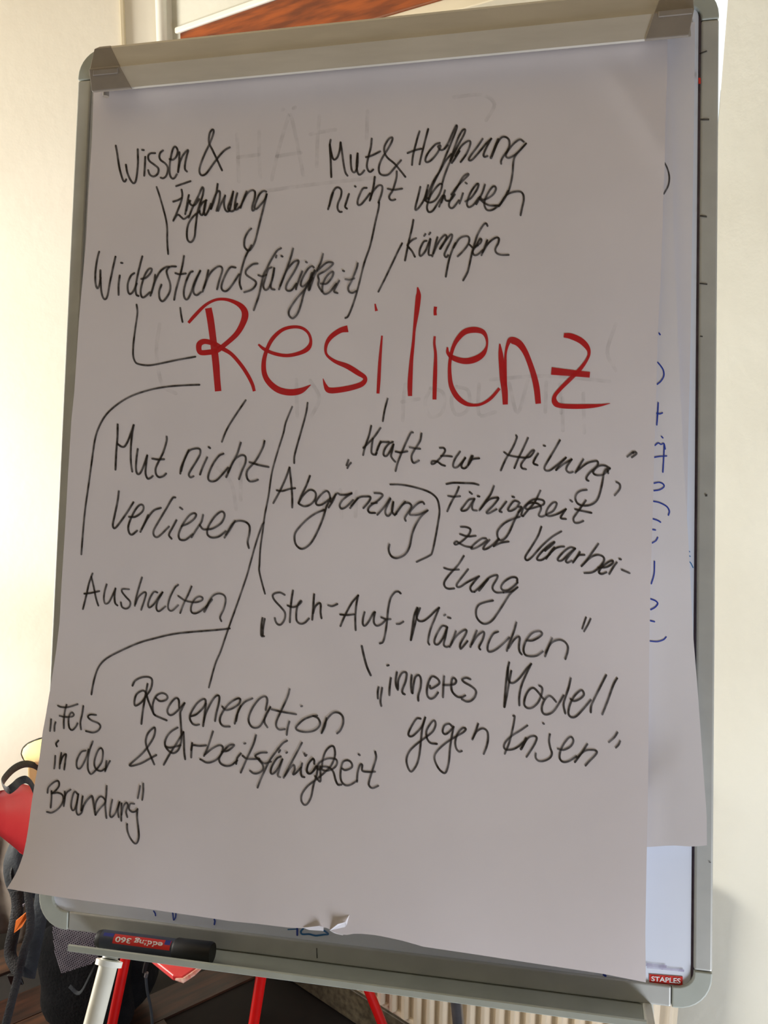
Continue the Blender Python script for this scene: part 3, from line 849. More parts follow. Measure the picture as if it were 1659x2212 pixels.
# ------------------------------------------------------------------ flipchart easel
ez = thing('flipchart_easel', 'silver grey flipchart easel holding written sheets in front of the window', 'flipchart', bp(0.35, 0, -0.2) * 1.0)
ez.location.z = 0
FW = 0.0195; FX = 0.0165
def loop(u0, v0, u1, v1, r, corners, n, seg=6):
    P = []
    for (cu, cv, a0, key) in ((u1 - r, v0 + r, -90, 'br'), (u1 - r, v1 - r, 0, 'tr'), (u0 + r, v1 - r, 90, 'tl'), (u0 + r, v0 + r, 180, 'bl')):
        for k in range(seg + 1):
            t = math.radians(a0 + 90 * k / seg)
            P.append(bp(cu + r * math.cos(t), cv + r * math.sin(t), n))
    return P
# white writing surface
m = MB(); m.prism(loop(FX - .002, FW - .002, BW - FX - .0022, BH - FW, 0.010, 1, 0.001), -N * 0.012); pn = m.build('writing_surface', M['board'], ez, False, 0.001)
m = MB(); m.prism(loop(FX - .002, FW - .003, BW - FX + .0022, BH - FW, 0.011, 1, -0.0005), -N * 0.010); m.build('gap_shade', M['shadow_gap'], ez)  # violet strip painting the shade in the gap round the board
# backing
m = MB(); m.prism(loop(.004, .004, BW - .004, BH - .004, 0.03, 1, -0.012), -N * 0.006); m.build('backing', M['alu'], ez)
RC = 0.036
def rail(u0, v0, u1, v1):
    m = MB(); m.box(bp(u0, v0, -0.016), A * (u1 - u0), B * (v1 - v0), N * 0.020); return m.build('frame_rail', M['alu'], ez, False, 0.002)
g = 0.0004
rail(RC + g, 0, BW - RC - g, FW); rail(RC + g, BH - FW, BW - RC - g, BH)
rail(0, RC + g, FX, BH - RC - g); rail(BW - FX, RC + g, BW, BH - RC - g)
for cu, cv, su, sv in ((0, 0, 1, 1), (BW, 0, -1, 1), (0, BH, 1, -1), (BW, BH, -1, -1)):
    P = []; R1 = RC - 0.004; r2 = R1 - FW + 0.001; r3 = R1 - FX + 0.001
    def cp(x, y): return bp(cu + su * x, cv + sv * y, -0.016)
    for k in range(9):
        t = math.radians(90 * k / 8); P.append(cp(R1 - R1 * math.cos(t), R1 - R1 * math.sin(t)))
    P = [cp(0, RC)] + P + [cp(RC, 0), cp(RC, FW)]
    for k in range(7):
        t = math.radians(90 - 90 * k / 6); P.append(cp(FX + r3 - r3 * math.cos(t), FW + r2 - r2 * math.sin(t)))
    P.append(cp(FX, RC))
    m = MB(); m.prism(P, N * 0.0205); m.build('frame_corner', M['corner'], ez, False, 0.0015)
# scale marks along the right and lower rail
def mark(px0, py0, px1, py1, wpx, n, mt, parent, name='mark'):
    a = Vector((px0, py0)); b = Vector((px1, py1)); d = (b - a).normalized(); q = Vector((-d.y, d.x)) * wpx / 2
    V = [onb(*(p), n) for p in (a + q, a - q, b - q, b + q)]
    return mesh(name, V, [(0, 1, 2, 3)], mt, parent)
for t in ((1511, 116, 1527, 110, 3), (1513, 258, 1532, 258, 4), (1512, 466, 1527, 468, 4), (1511, 612, 1528, 614, 3), (1512, 726, 1518, 727, 3), (1523, 1070, 1528, 1070, 5), (1531, 1862, 1536, 1863, 2), (684, 2048, 685, 2070, 2)):
    mark(*t, 0.0046, M['ink'], ez, 'scale_mark')
mark(1511, 168, 1511.5, 181, 5, 0.0046, M['red_mark'], ez, 'red_dot')
# clamp bar along the top
def bar_poly(u):
    return [bp(u, .9215, .006), bp(u, .9195, .032), bp(u, .922, .0365), bp(u, .9445, .0375), bp(u, .946, .0355), bp(u, .972, .030), bp(u, .978, .024), bp(u, .979, .006)]
def vcut(v, side):  # slanted cap boundary
    t = (v - .92) / (.978 - .92)
    return (.0865 + (.0525 - .0865) * t) if side == 0 else (.6275 + (.6455 - .6275) * t)
prof = [(.9315, .015), (.9192, .0352), (.9203, .0370), (.9445, .0375), (.946, .0355), (.972, .030), (.978, .024), (.979, .015)]
V = [bp(vcut(v, 0), v, n) for v, n in prof] + [bp(vcut(v, 1), v, n) for v, n in prof]
k = len(prof)
m = MB(); m.add(V, [tuple(range(k)), tuple(range(2 * k - 1, k - 1, -1))] + [(i, i + k, (i + 1) % k + k, (i + 1) % k) for i in range(k)])
m.build('clamp_bar', M['bar'], ez)
for side, ue in ((0, .0345), (1, .6725)):
    sg = 1 if side == 0 else -1
    def rp(v, n):
        # rounded outer end
        e = ue + sg * (0.0045 * max(0, (.9235 - v) / .004) + 0.004 * max(0, (v - .970) / .009))
        return bp(e, v, n + .0012)
    pr = [(v - .0008 if i < 3 else v, n) for i, (v, n) in enumerate(prof)]
    Vo = [rp(v, n) for v, n in pr]; Vi = [bp(vcut(v, side), v, n + .0012) for v, n in pr]
    ctr = [bp(ue - sg * 0.001, v * .9 + .095, n * .8) for v, n in pr]
    m = MB(); m.add(Vo + Vi, [tuple(range(k)), tuple(range(2 * k - 1, k - 1, -1))] + [(i, i + k, (i + 1) % k + k, (i + 1) % k) for i in range(k)])
    cap = m.build('clamp_end_cap', M['cap'], ez, False, 0.0022)
    m = MB(); u0, u1 = (ue + .006, ue + .036) if side == 0 else (ue - .033, ue - .002)
    m.box(bp(u0, .9425 if side == 0 else .9455, .0375), A * (u1 - u0), B * -.006, N * .0022); m.build('grip_groove', M['cap'], cap, False, 0.0008)
m = MB(); m.tube([bp(.052, .9225, .030), bp(.052, .9165, .030)], .0034, 10); m.build('knob', M['cap'], ez, True)
# pen tray below the board
tU0, tU1 = .0665, .6375
prof = [(-.001, -.004), (.0005, .004), (-.013, .006), (-.0165, .012), (-.0165, .040), (-.0145, .047), (.0062, .0485), (.0062, .0515), (-.0005, .0515), (-.019, .0505), (-.021, .006), (-.018, -.004)]
prof = [(-.001, -.006), (-.001, .0045), (-.0045, .012), (-.0055, .022), (-.0045, .034), (.0005, .0445), (.0070, .0485), (.0078, .0505), (.0072, .0525), (.0022, .0532), (-.0010, .0475), (-.0045, .040), (-.0078, .030), (-.0078, .005), (-.0060, -.006)]
k = len(prof)
V = [bp(tU0 if n > .0479 else tU0 + .018, v, n) for v, n in prof] + [bp(tU1, v, n) for v, n in prof]
V[0:k] = [bp((tU0 if n > .044 else .0815), v, n) for v, n in prof]
m = MB(); m.add(V, [tuple(range(k)), tuple(range(2 * k - 1, k - 1, -1))] + [(i, i + k, (i + 1) % k + k, (i + 1) % k) for i in range(k)])
m.build('pen_tray', M['corner'], ez, True)
m = MB(); m.box(bp(.6378, -.0085, -.004), A * .0085, N * .054, B * .0095); m.build('tray_end_cap', M['leg_white'], ez, False, 0.002)
# legs: two in front, one steel strut behind
def leg(p0, p1, r, mt, name='leg'):
    m = MB(); m.tube([p0, p1], r, 18); lg = m.build(name, mt, ez, True)
    m = MB(); d = (Vector(p1) - Vector(p0)).normalized(); m.tube([Vector(p1) - d * .03, Vector(p1)], r * 1.3, 14); m.build('rubber_foot', M['pen_black'], lg, True)
    return lg
def extend(a, b, z=0.014): return a + (b - a) * ((z - a.z) / (b.z - a.z))
a0 = at(237.5, 2072, .835); b0 = at(201, 2212, .80)
lg = leg(a0, extend(a0, b0), .0098, M['leg_white'])
dd = (b0 - a0).normalized()
m = MB(); m.tube([a0 + dd * .001, a0 + dd * .0065], .0142, 24); m.build('collar', M['white_trim'], lg, True)
a1 = bp(.640, -.03, .010); leg(a1, Vector((.50, .55, .014)), .0098, M['leg_white'])
for aa in (a0, a1):
    m = MB(); m.tube([aa, aa + B * .035 - N * .02], .0085, 12); m.build('leg_joint', M['alu'], ez, True)
a2 = at(981, 2165, 1.32); b2 = at(986, 2212, 1.345)
top = a2 + (a2 - b2) * ((1.05 - a2.z) / (a2.z - b2.z)); ft = extend(a2, b2)
tb = bp(.42, .30, -.02)
leg(tb, Vector(ft), .0095, M['steel'], 'rear_strut')
# shop sign sticker on the board
P = [onb(px, py, .0016) for px, py in ((1402.7, 2122), (1474.3, 2128.7), (1474.8, 2110), (1402.7, 2104.6))]
m = MB(); m.prism(P, -N * .0004); stk = m.build('sticker', M['red_mark'], ez); tag(stk, 'small red sticker lettered STAPLES')
def text_mesh(s, off=0.0):
    cu = bpy.data.curves.new('lettering', 'FONT'); cu.body = s; cu.align_x = 'CENTER'; cu.align_y = 'CENTER'; cu.offset = off; cu.resolution_u = 4
    o = bpy.data.objects.new('tmp', cu); COL.objects.link(o)
    bpy.context.view_layer.update()
    me = bpy.data.meshes.new_from_object(o.evaluated_get(bpy.context.evaluated_depsgraph_get()))
    bpy.data.objects.remove(o); return me
def place_text(s, fn, mt, parent, w, h, off=0.0, name='lettering'):
    """fn(x, y) -> room point, x,y in -0.5..0.5 over the text box"""
    me = text_mesh(s, off)
    xs = [v.co.x for v in me.vertices]; ys = [v.co.y for v in me.vertices]
    cx, cy = (max(xs) + min(xs)) / 2, (max(ys) + min(ys)) / 2; W_, H_ = max(xs) - min(xs), max(ys) - min(ys)
    V = [fn((v.co.x - cx) / W_, (v.co.y - cy) / H_) for v in me.vertices]; Fc = [tuple(p.vertices) for p in me.polygons]
    return mesh(name, V, Fc, mt, parent)
def bil(P, x, y, grow=0.0):
    x += .5; y += .5
    return (P[0] * (1 - x) + P[1] * x) * (1 - y) + (P[3] * (1 - x) + P[2] * x) * y
P2 = [onb(px, py, .0020) for px, py in ((1407.0, 2119.2), (1470.0, 2125.2), (1470.2, 2113.5), (1407.0, 2108.6))]
place_text('STAPLES', lambda x, y: bil(P2, x, y), M['white_print'], stk, 1, 1, 0.018)
# reflection painted as violet streaks on the white board near its lower edge
for t in ((1396, 2083, 1440, 2088, 6), (1397, 2089, 1478, 2097, 5)):
    mark(*t, 0.0019, M['reflection_streak'], ez, 'reflection_streak')
# blue strokes on the white board, just below the front sheet
def ribbon(pts, surf, lift, cap=True, n=5):
    P = crom([(p[0], p[1], p[2]) for p in pts], n); V = []; Fc = []
    L = len(P)
    for i, p in enumerate(P):
        d = P[min(i + 1, L - 1)] - P[max(i - 1, 0)]; d = Vector((d.x, d.y))
        if d.length < 1e-6: d = Vector((1, 0))
        d.normalize(); q = Vector((-d.y, d.x)) * max(p.z, .8) / 2
        V += [surf(p.x + q.x, p.y + q.y, lift), surf(p.x - q.x, p.y - q.y, lift)]
    Fc = [(2 * i, 2 * i + 1, 2 * i + 3, 2 * i + 2) for i in range(L - 1)]
    if cap:
        for i, sgn in ((0, -1), (L - 1, 1)):
            j = 1 if i == 0 else L - 2
            d = Vector((P[i].x - P[j].x, P[i].y - P[j].y))
            if d.length < 1e-6: continue
            d.normalize(); r = P[i].z / 2; q = Vector((-d.y, d.x)); k0 = len(V)
            for k in range(5):
                t = math.pi * k / 4 - math.pi / 2
                V.append(surf(P[i].x + d.x * r * math.cos(t) + q.x * r * math.sin(t), P[i].y + d.y * r * math.cos(t) + q.y * r * math.sin(t), lift))
            Fc.append(tuple(range(k0, k0 + 5)))
    return V, Fc
def parse(txt, ox, oy, w, s):
    out = []
    for line in txt.strip().split('\n'):
        pts = []; last = None
        for tk in line.split():
            v = [float(a) for a in tk.split(',')]
            if len(v) == 3: last = v[2]
            pts.append([ox + v[0] * s, oy + v[1] * s, v[2] if len(v) == 3 else None])
        if not all(p[2] is not None for p in pts):
            for p in pts: p[2] = (last or w)
        for p in pts: p[2] *= s
        out.append(pts)
    return out
def each(name, mt, strokes, surf, parent, base=.0005):
    for st in strokes: write(name, None, mt, [st], surf, parent, base)
def write(name, label, mt, strokes, surf, parent, base=.0005, cap=True, n=5):
    m = MB()
    for i, st in enumerate(strokes):
        V, Fc = ribbon(st, surf, base + i * .000012, cap, n); m.add(V, Fc)
    o = mesh(name, m.V, m.F, mt, parent)
    if label: o['label'] = label
    return o
def flat_surf(n): return lambda x, y, l: onb(x, y, n + l)
each('blue_mark', M['blue_ink'], parse("""332,1968,3 335,1973,3 336,1978,3
373,1972,3.5 374,1980,3.5 375,1987,3.5
380,1973,3 379,1982,3 376,1987,3
463,1986,3.5 464,1990,3.5 463,1997,3.5
642,2005,4 642,2012,4 642,2020,4
1304,2105,5 1308,2108,5""", 0, 0, 3, 1), flat_surf(.0012), ez)
each('light_blue_mark', M['teal_ink'], parse("""622,2008,2.5 640,2007,2.5
655,2006,4 650,2012,4 653,2018,4 668,2018,4 682,2021,4 700,2019,4 709,2018,4 704,2013,4 699,2010,4""", 0, 0, 3, 1), flat_surf(.0012), ez)
# ------------------------------------------------------------------ sheets of paper
def sstep(a, b, x):
    t = min(1, max(0, (x - a) / (b - a))); return t * t * (3 - 2 * t)
def n1(x, y):   # how far the front sheet stands off the board
    t = (y - 80) / 2040.0
    n = .010 + .010 * t + .030 * sstep(.55, 1.05, t) ** 1.3
    c = max(0, (y - 1350) / 570.0) * max(0, (520 - x) / 500.0)
    n += .055 * min(c, 1.3) ** 2
    n += .0016 * math.sin(x / 190.0 + y / 420.0) * sstep(0, .3, t) + .0011 * math.sin(x / 90.0 - y / 260.0) * sstep(.5, 1, t)
    r = min(1.15, max(0, (x - 1130) / 265.0)); n -= .0048 * r * r * sstep(.35, .75, t)
    # soft diagonal fold near the upper right corner
    dd_ = ((x - 1290) * 230 - (y - 100) * 150) / 274.6
    n += .0016 * math.exp(-(dd_ / 30) ** 2) * sstep(90, 200, y) * (1 - sstep(330, 620, y))
    return n
def n2(x, y):
    t = (y - 80) / 1750.0
    n = .0052 + .006 * t + .003 * math.sin(t * 3.0) + .020 * sstep(.80, 1.0, t) ** 2 + .006 * sstep(1440, 1530, x) * sstep(.5, 1, t)
    return min(n, n1(x, y) - .0025)
def n3(x, y): return .0026
def sheet(name, label, L, R, y0, bottom, nf, mt, group, nx=70, ny=110, topR=0, thick=.00035):
    """L, R: outline tables (y, x); bottom(s) -> y of the lower edge; top edge runs from y0 at the left to topR at the right"""
    V = []; Fc = []
    for j in range(ny + 1):
        t = j / ny
        for i in range(nx + 1):
            s = i / nx
            yl = y0 + (bottom(0)[1] - y0) * t; yr = topR + (bottom(1)[1] - topR) * t
            xl = interp(L, yl); xr = interp(R, yr)
            x = xl + (xr - xl) * s; y = yl + (yr - yl) * s
            if t > .9:                                    # bend the last rows to the true lower edge
                bx, by = bottom(s); k = (t - .9) / .1
                x = x + (bx - (interp(L, bottom(0)[1]) * (1 - s) + interp(R, bottom(1)[1]) * s)) * k * k
                y = y + (by - (bottom(0)[1] * (1 - s) + bottom(1)[1] * s)) * k * k
            V.append(onb(x, y, nf(x, y)))
    for j in range(ny):
        for i in range(nx):
            a = j * (nx + 1) + i; Fc.append((a, a + 1, a + nx + 2, a + nx + 1))
    root = V[nx // 2]
    o = mesh(name, V, Fc, mt, None, True)
    off = o.data.vertices[nx // 2].co.copy(); o.data.transform(Matrix.Translation(-off)); o.location = off
    md = o.modifiers.new('thickness', 'SOLIDIFY'); md.thickness = thick; md.offset = 0; md.use_rim = False
    return tag(o, label, 'paper', group)
L1 = [(150, 203), (200, 202), (300, 199), (400, 192), (520, 186), (700, 170), (850, 160.5), (900, 155), (1026, 147), (1121, 142), (1185, 138), (1264, 133), (1343, 129), (1381, 124.5), (1406, 121.5), (1485, 109), (1548, 98.7), (1580, 92.6), (1643, 84.7), (1693, 75), (1730, 69), (1784, 62), (1815, 57), (1847, 50), (1873, 41), (1894, 31), (1919.5, 15)]
R1 = [(20, 1443), (72, 1442), (169, 1441), (277, 1437), (350, 1436), (434, 1432.6), (500, 1431), (610, 1427), (717, 1421), (847, 1417.6), (988, 1413), (1124, 1409.5), (1260, 1405), (1422, 1402), (1585, 1401), (1700, 1400), (1869, 1396.5), (2013, 1394), (2124, 1395)]
BT = [(15, 1919.5), (89, 1932), (118, 1936.5), (200, 1948), (304, 1961), (439, 1981), (500, 1990), (560, 1996), (625, 2004), (660, 2005), (690, 2003), (705, 2004), (722, 2012), (741, 2021), (770, 2016), (813, 2020), (866, 2031), (915, 2045), (1030, 2062), (1127, 2077), (1300, 2103), (1380, 2119), (1395, 2122)]
def bot1(s):
    x = 15 + 1380 * s; return (x, interp([(a, b) for a, b in BT], x))
front = sheet('flipchart_sheet', 'front flipchart sheet with the red word Resilienz and black handwriting', L1, R1, 150, bot1, n1, M['paper'], None, 92, 120, 20)
def surf1(x, y, l): return onb(x, y, n1(x, y) + l)
L2 = [(100, 300), (1900, 300)]
R2 = [(20, 1444), (96, 1443), (193, 1449), (337, 1453), (500, 1455), (663, 1462), (847, 1470), (1015, 1478), (1205, 1489), (1368, 1497), (1504, 1508), (1700, 1522), (1758, 1526.5), (1830, 1527)]
def bot2(s):
    x = 300 + 1227 * s; return (x, interp([(300, 1800), (1395, 1830), (1452, 1826), (1500, 1829), (1527, 1826)], x))
second = sheet('flipchart_sheet', 'second sheet with blue letters, sticking out right of the front sheet', L2, R2, 150, bot2, n2, M['paper2'], None, 70, 90, 20)
def surf2(x, y, l): return onb(x, y, n2(x, y) + l)
L3 = [(100, 300), (1900, 300)]
R3 = [(-40, 1502), (72, 1501), (200, 1500), (434, 1496.5), (500, 1495), (717, 1492), (961, 1486.5), (1124, 1484), (1500, 1478)]
def bot3(s): return (300 + 1178 * s, 1480 + 20 * s)
third = sheet('flipchart_sheet', 'rearmost sheet, a narrow strip between second sheet and board frame', L3, R3, 150, bot3, n3, M['paper2'], None, 20, 60, 48)
# torn curl at the lower edge of the front sheet
m = MB()
T = [(655, 2004, .0465), (690, 2000, .049), (699, 2003, .050), (699, 2011, .048), (668, 2009, .0465)]
m.add([onb(x, y, n) for x, y, n in T], [(0, 1, 2, 3, 4)])
T = [(712, 2010, .0468), (730, 1996, .0500), (746, 1992, .0490), (755, 1975, .0455), (749, 1998, .0480), (744, 2005, .0462), (741, 2021, .0475), (722, 2016, .0468)]
m.add([onb(x, y, n) for x, y, n in T], [(0, 1, 2, 5), (2, 3, 4, 5), (0, 5, 6, 7)])
m.build('torn_flap', M['paper2'], front)
for lab, inkc, ox, oy, w_, txt in WRITING:
    sc_ = 1.0 if ox == 0 and oy == 0 else 1 / 3.9976
    if inkc == 'k':
        st = parse(txt, ox, oy, w_, sc_)
        for q in st:
            for p in q: p[2] *= 0.80
        write('line' if ' line ' in lab + ' ' or 'tick' in lab else 'handwriting', lab, M['ink'], st, surf1, front, n=4)
    else:
        write('handwriting', lab, M['red_ink'], parse(txt, ox, oy, w_, sc_), surf1, front, .0003, False, 7)
each('blue_letter', M['blue_ink'], parse(BLUE, 0, 0, 3.2, 1), surf2, second)
write('bracket_mark', 'black curved stroke beside Hoffnung', M['ink'], parse("1436,352 1441,362 1445,375 1446,388 1443,403 1434,419", 0, 0, 3.4, 1), surf2, second)
each('light_blue_letter', M['teal_ink'], parse("""1487,1190 1490,1192
1488,1200 1491,1202
1487,1212 1492,1216 1497,1226""", 0, 0, 2.5, 1), lambda x, y, l: onb(x, y, .0035 + l), ez)
each('show_through', M['ghost'], parse(GHOST, 0, 0, 8, 1), surf1, front, .00025)
# ------------------------------------------------------------------ marker on the tray
# axis from butt to cap, lying in the tray against the lip
pa = bp(.0865, .0072, .0290); pb = bp(.2150, .0072, .0290); ax = (pb - pa).normalized(); LEN = (pb - pa).length
pen = thing('marker_pen', 'black capped marker with slate barrel and red label lying in the pen tray', 'marker', pa)
def pt(t): return pa + ax * LEN * t
m = MB(); m.tube([pt(0), pt(.004), pt(.03), pt(.05)], [.0050, .0080, .0090, .0092], 24); m.build('end_plug', M['pen_black'], pen, True)
m = MB(); m.tube([pt(.05), pt(.68)], .0093, 28); m.build('barrel', M['pen_body'], pen, True)
m = MB(); m.tube([pt(.68), pt(.70), pt(.985), pt(1)], [.0094, .0104, .0107, .0098], 28); m.build('cap', M['pen_black'], pen, True)
e1 = N * .80 + B * .60; e1 = (e1 - e1.dot(ax) * ax).normalized(); e2 = ax.cross(e1)
if e2.z < 0: e2 = -e2
def cyl(t, a, r=.0087): return pt(t) + (e1 * math.cos(a) + e2 * math.sin(a)) * r
def band(t0, t1, a0, a1, r, mt, name, t0b=None, t1b=None):
    m = MB(); nn = 12; V = []
    for k in range(nn + 1):
        a = a0 + (a1 - a0) * k / nn; V += [cyl(t0, a, r), cyl(t1, a, r)]
    m.add(V, [(2 * i, 2 * i + 1, 2 * i + 3, 2 * i + 2) for i in range(nn)]); return mesh(name, m.V, m.F, mt, pen, True)
lb = band(.17, .665, -.50, .52, .00942, M['pen_red'], 'label')
band(.075, .165, .12, .52, .00942, M['pen_blue'], 'label')
band(.612, .66, .02, .52, .00948, M['pen_blue'], 'label')
# the words read upside down from here
place_text('edding 360', lambda x, y: cyl(.395 - x * .41, 0.03 - y * .72, .00952), M['white_print'], lb, 1, 1, 0.022)
# ------------------------------------------------------------------ red chair behind the easel
ch = thing('chair', 'red chair behind the pen tray with one chipped seat corner showing', 'chair', (-.30, 1.65, 0))
SZ = .455
sp = [(-.352, 1.400), (-.338, 1.418), (-.315, 1.455), (-.24, 1.50), (-.13, 1.53), (-.08, 1.60), (-.10, 1.75), (-.30, 1.93), (-.40, 1.95), (-.62, 1.76), (-.64, 1.70), (-.60, 1.62), (-.4166, 1.4442), (-.372, 1.405)]
m = MB(); m.prism([Vector((x, y, SZ)) for x, y in sp], (0, 0, -.012)); m.build('seat', M['red_seat'], ch, False, .004)
m = MB(); m.tube([Vector((-.366, 1.401, SZ - .005)), Vector((-.352, 1.398, SZ - .005)), Vector((-.337, 1.416, SZ - .005)), Vector((-.314, 1.454, SZ - .005))], [.002, .0045, .0045, .002], 8); m.build('worn_edge', M['chip'], ch, True)
def cleg(pxa, pya, pxb, pyb, Ya, Yb, r, zt=SZ - .015):
    a = at(pxa, pya, Ya); b = at(pxb, pyb, Yb); t = a + (a - b) * ((zt - a.z) / (a.z - b.z)); f = a + (b - a) * ((.0105 - a.z) / (b.z - a.z))
    m = MB(); m.tube([t, f], r, 16); return m.build('leg', M['red_paint'], ch, True)
cleg(271, 2071, 242, 2212, 1.62, 1.60, .0105)
cleg(564, 2110, 548, 2212, 1.50, 1.50, .0105)
cleg(797, 2141, 826, 2212, 1.68, 1.68, .0105, .40)
cleg(564, 2110, 548, 2212, 1.86, 1.86, .0085)
V = []
for i in range(13):
    s = i / 12; p = Vector((-.60, 1.80, 0)) * (1 - s) + Vector((-.33, 2.00, 0)) * s; q = Vector((-.08, .10, 0)) * (math.sin(math.pi * s) * .35)
    V += [p + q + Z * .62, p + q + Z * .82]
o = mesh('backrest', V, [(2 * i, 2 * i + 2, 2 * i + 3, 2 * i + 1) for i in range(12)], M['red_seat'], ch, True)
md = o.modifiers.new('thickness', 'SOLIDIFY'); md.thickness = .010
for x, y in ((-.585, 1.80), (-.355, 1.965)):
    m = MB(); m.tube([Vector((x, y - .02, .43)), Vector((x, y, .66))], .009, 12); m.build('back_post', M['red_paint'], ch, True)
# ------------------------------------------------------------------ second red chair at the left edge, seen by its backrest
c2 = thing('chair', 'red shell chair at the left edge with a black strap over its backrest', 'chair', (-.92, 1.36, 0))
topc = [(-230, 1742), (0, 1708), (30, 1702), (50, 1693), (75, 1700), (98, 1725), (108, 1760)]
botc = [(-230, 1866), (0, 1806), (25, 1826), (50, 1847), (70, 1856), (92, 1845), (106, 1800)]
V = []
for k in range(13):
    t = k / 12 * 6; i = min(5, int(t)); f = t - i
    tp = [topc[i][q] + (topc[i + 1][q] - topc[i][q]) * f for q in (0, 1)]; bt = [botc[i][q] + (botc[i + 1][q] - botc[i][q]) * f for q in (0, 1)]
    YL = [1.24, 1.39, 1.43, 1.46, 1.49, 1.53, 1.56]; Y = YL[i] + (YL[i + 1] - YL[i]) * f
    for j in range(7):
        s = j / 6; V.append(at(tp[0] + (bt[0] - tp[0]) * s, tp[1] + (bt[1] - tp[1]) * s, Y - .018 * math.sin(math.pi * s)))
o = mesh('backrest', V, [(i * 7 + j, i * 7 + j + 1, (i + 1) * 7 + j + 1, (i + 1) * 7 + j) for i in range(12) for j in range(6)], M['red_seat'], c2, True)
md = o.modifiers.new('thickness', 'SOLIDIFY'); md.thickness = .008
sp = [(-.74, 1.27), (-.72, 1.34), (-.74, 1.62), (-.80, 1.66), (-1.10, 1.60), (-1.16, 1.50), (-1.14, 1.25), (-1.08, 1.18)]
m = MB(); m.prism([Vector((x - .06, y - .03, SZ)) for x, y in sp], (0, 0, -.012)); m.build('seat', M['red_seat'], c2, False, .004)
for x, y in ((-.81, 1.26), (-.81, 1.56), (-1.14, 1.52), (-1.13, 1.22)):
    m = MB(); m.tube([Vector((x, y, SZ - .015)), Vector((x + (.02 if x > -1 else -.04), y, .0105))], .0105, 14); m.build('leg', M['red_paint'], c2, True)
for x, y, x2, y2 in ((-.84, 1.24, -.775, 1.275), (-.82, 1.42, -.692, 1.392)):
    m = MB(); m.tube([Vector((x, y, SZ - .01)), Vector((x2, y2, .74))], .009, 12); m.build('back_post', M['red_paint'], c2, True)
# ------------------------------------------------------------------ backpack standing on the floor between the chairs
bk = thing('backpack', 'black backpack with grey mesh pocket and slate straps standing on the dark floor', 'backpack', (-.84, 1.82, 0))
def blob(cx, cy, z0, z1, wx, wy, yaw, e=3.2, nz=18, nt=28, taper=.8, lean=0):
    V = []; Fc = []
    for j in range(nz + 1):
        t = j / nz; zz = z0 + (z1 - z0) * t; q = abs(2 * t - 1); s = (1 - q ** e) ** (1 / e) if q < 1 else .02; s = max(s, .03) * (1 - (1 - taper) * t)
        for k in range(nt):
            a = 2 * math.pi * k / nt; c_, s_ = math.cos(a), math.sin(a)
            x = wx * s * math.copysign(abs(c_) ** .7, c_); y = wy * s * math.copysign(abs(s_) ** .7, s_)
            x += .006 * math.sin(9 * t + 3 * a)
            V.append(Vector((cx + x * math.cos(yaw) - y * math.sin(yaw) + lean * t, cy + x * math.sin(yaw) + y * math.cos(yaw), zz)))
    for j in range(nz):
        for k in range(nt): Fc.append((j * nt + k, j * nt + (k + 1) % nt, (j + 1) * nt + (k + 1) % nt, (j + 1) * nt + k))
    Fc.append(tuple(range(nt))[::-1]); Fc.append(tuple(range(nz * nt, (nz + 1) * nt)))
    return V, Fc
yaw = -.15
V, Fc = blob(-.665, 1.86, .005, .47, .145, .11, yaw, taper=.86, lean=0); mesh('body', V, Fc, M['black_cloth'], bk, True)
V, Fc = blob(-.665, 1.765, .02, .30, .115, .045, yaw, taper=.9); mesh('front_pocket', V, Fc, M['black_cloth'], bk, True)
V, Fc = blob(-.795, 1.80, .34, .49, .035, .06, yaw, taper=.9); mesh('side_pad', V, Fc, M['grey_cloth'], bk, True)
# grey mesh pocket: crossed threads over a dark ground
Q = [at(112, 2000, 1.70), at(215, 2006, 1.70), at(212, 2070, 1.68), at(196, 2082, 1.67), at(132, 2102, 1.66), at(118, 2060, 1.67)]
m = MB(); m.add([q + Vector((0, .006, 0)) for q in Q], [(0, 5, 4, 3, 2, 1)]); mp_ = m.build('mesh_pocket', M['black_cloth'], bk)
def inside(x, y, P):
    r = False
    for i in range(len(P)):
        (x0, y0), (x1, y1) = P[i], P[i - 1]
        if (y0 > y) != (y1 > y) and x < (x1 - x0) * (y - y0) / (y1 - y0) + x0: r = not r
    return r
PP = [(112, 2000), (215, 2006), (212, 2070), (196, 2082), (132, 2102), (118, 2060)]
def ypk(x, y): return 1.70 - .04 * (y - 2000) / 100 - .002
m = MB()
def threads(dx, dy, ox_, oy_, cnt, wd):
    for k in range(-cnt, cnt):
        run = None
        for t in range(-70, 71):
            x = 165 + ox_ * k + dx * t * 2; y = 2050 + oy_ * k + dy * t * 2
            i = inside(x, y, PP)
            if i and run is None: run = (x, y)
            if (not i) and run is not None:
                a = at(run[0], run[1], ypk(*run)); b_ = at(x, y, ypk(x, y)); d = (b_ - a)
                if d.length > .004:
                    q = d.normalized().cross(Vector((0, 1, 0))).normalized() * wd
                    m.add([a + q, a - q, b_ - q, b_ + q], [(0, 1, 2, 3)])
                run = None
threads(.90, .43, -1.6, 3.6, 24, .00115); threads(.30, .95, 4.2, -.6, 24, .0010)
o = m.build('netting', M['mesh_grey'], mp_); o['kind'] = 'stuff'
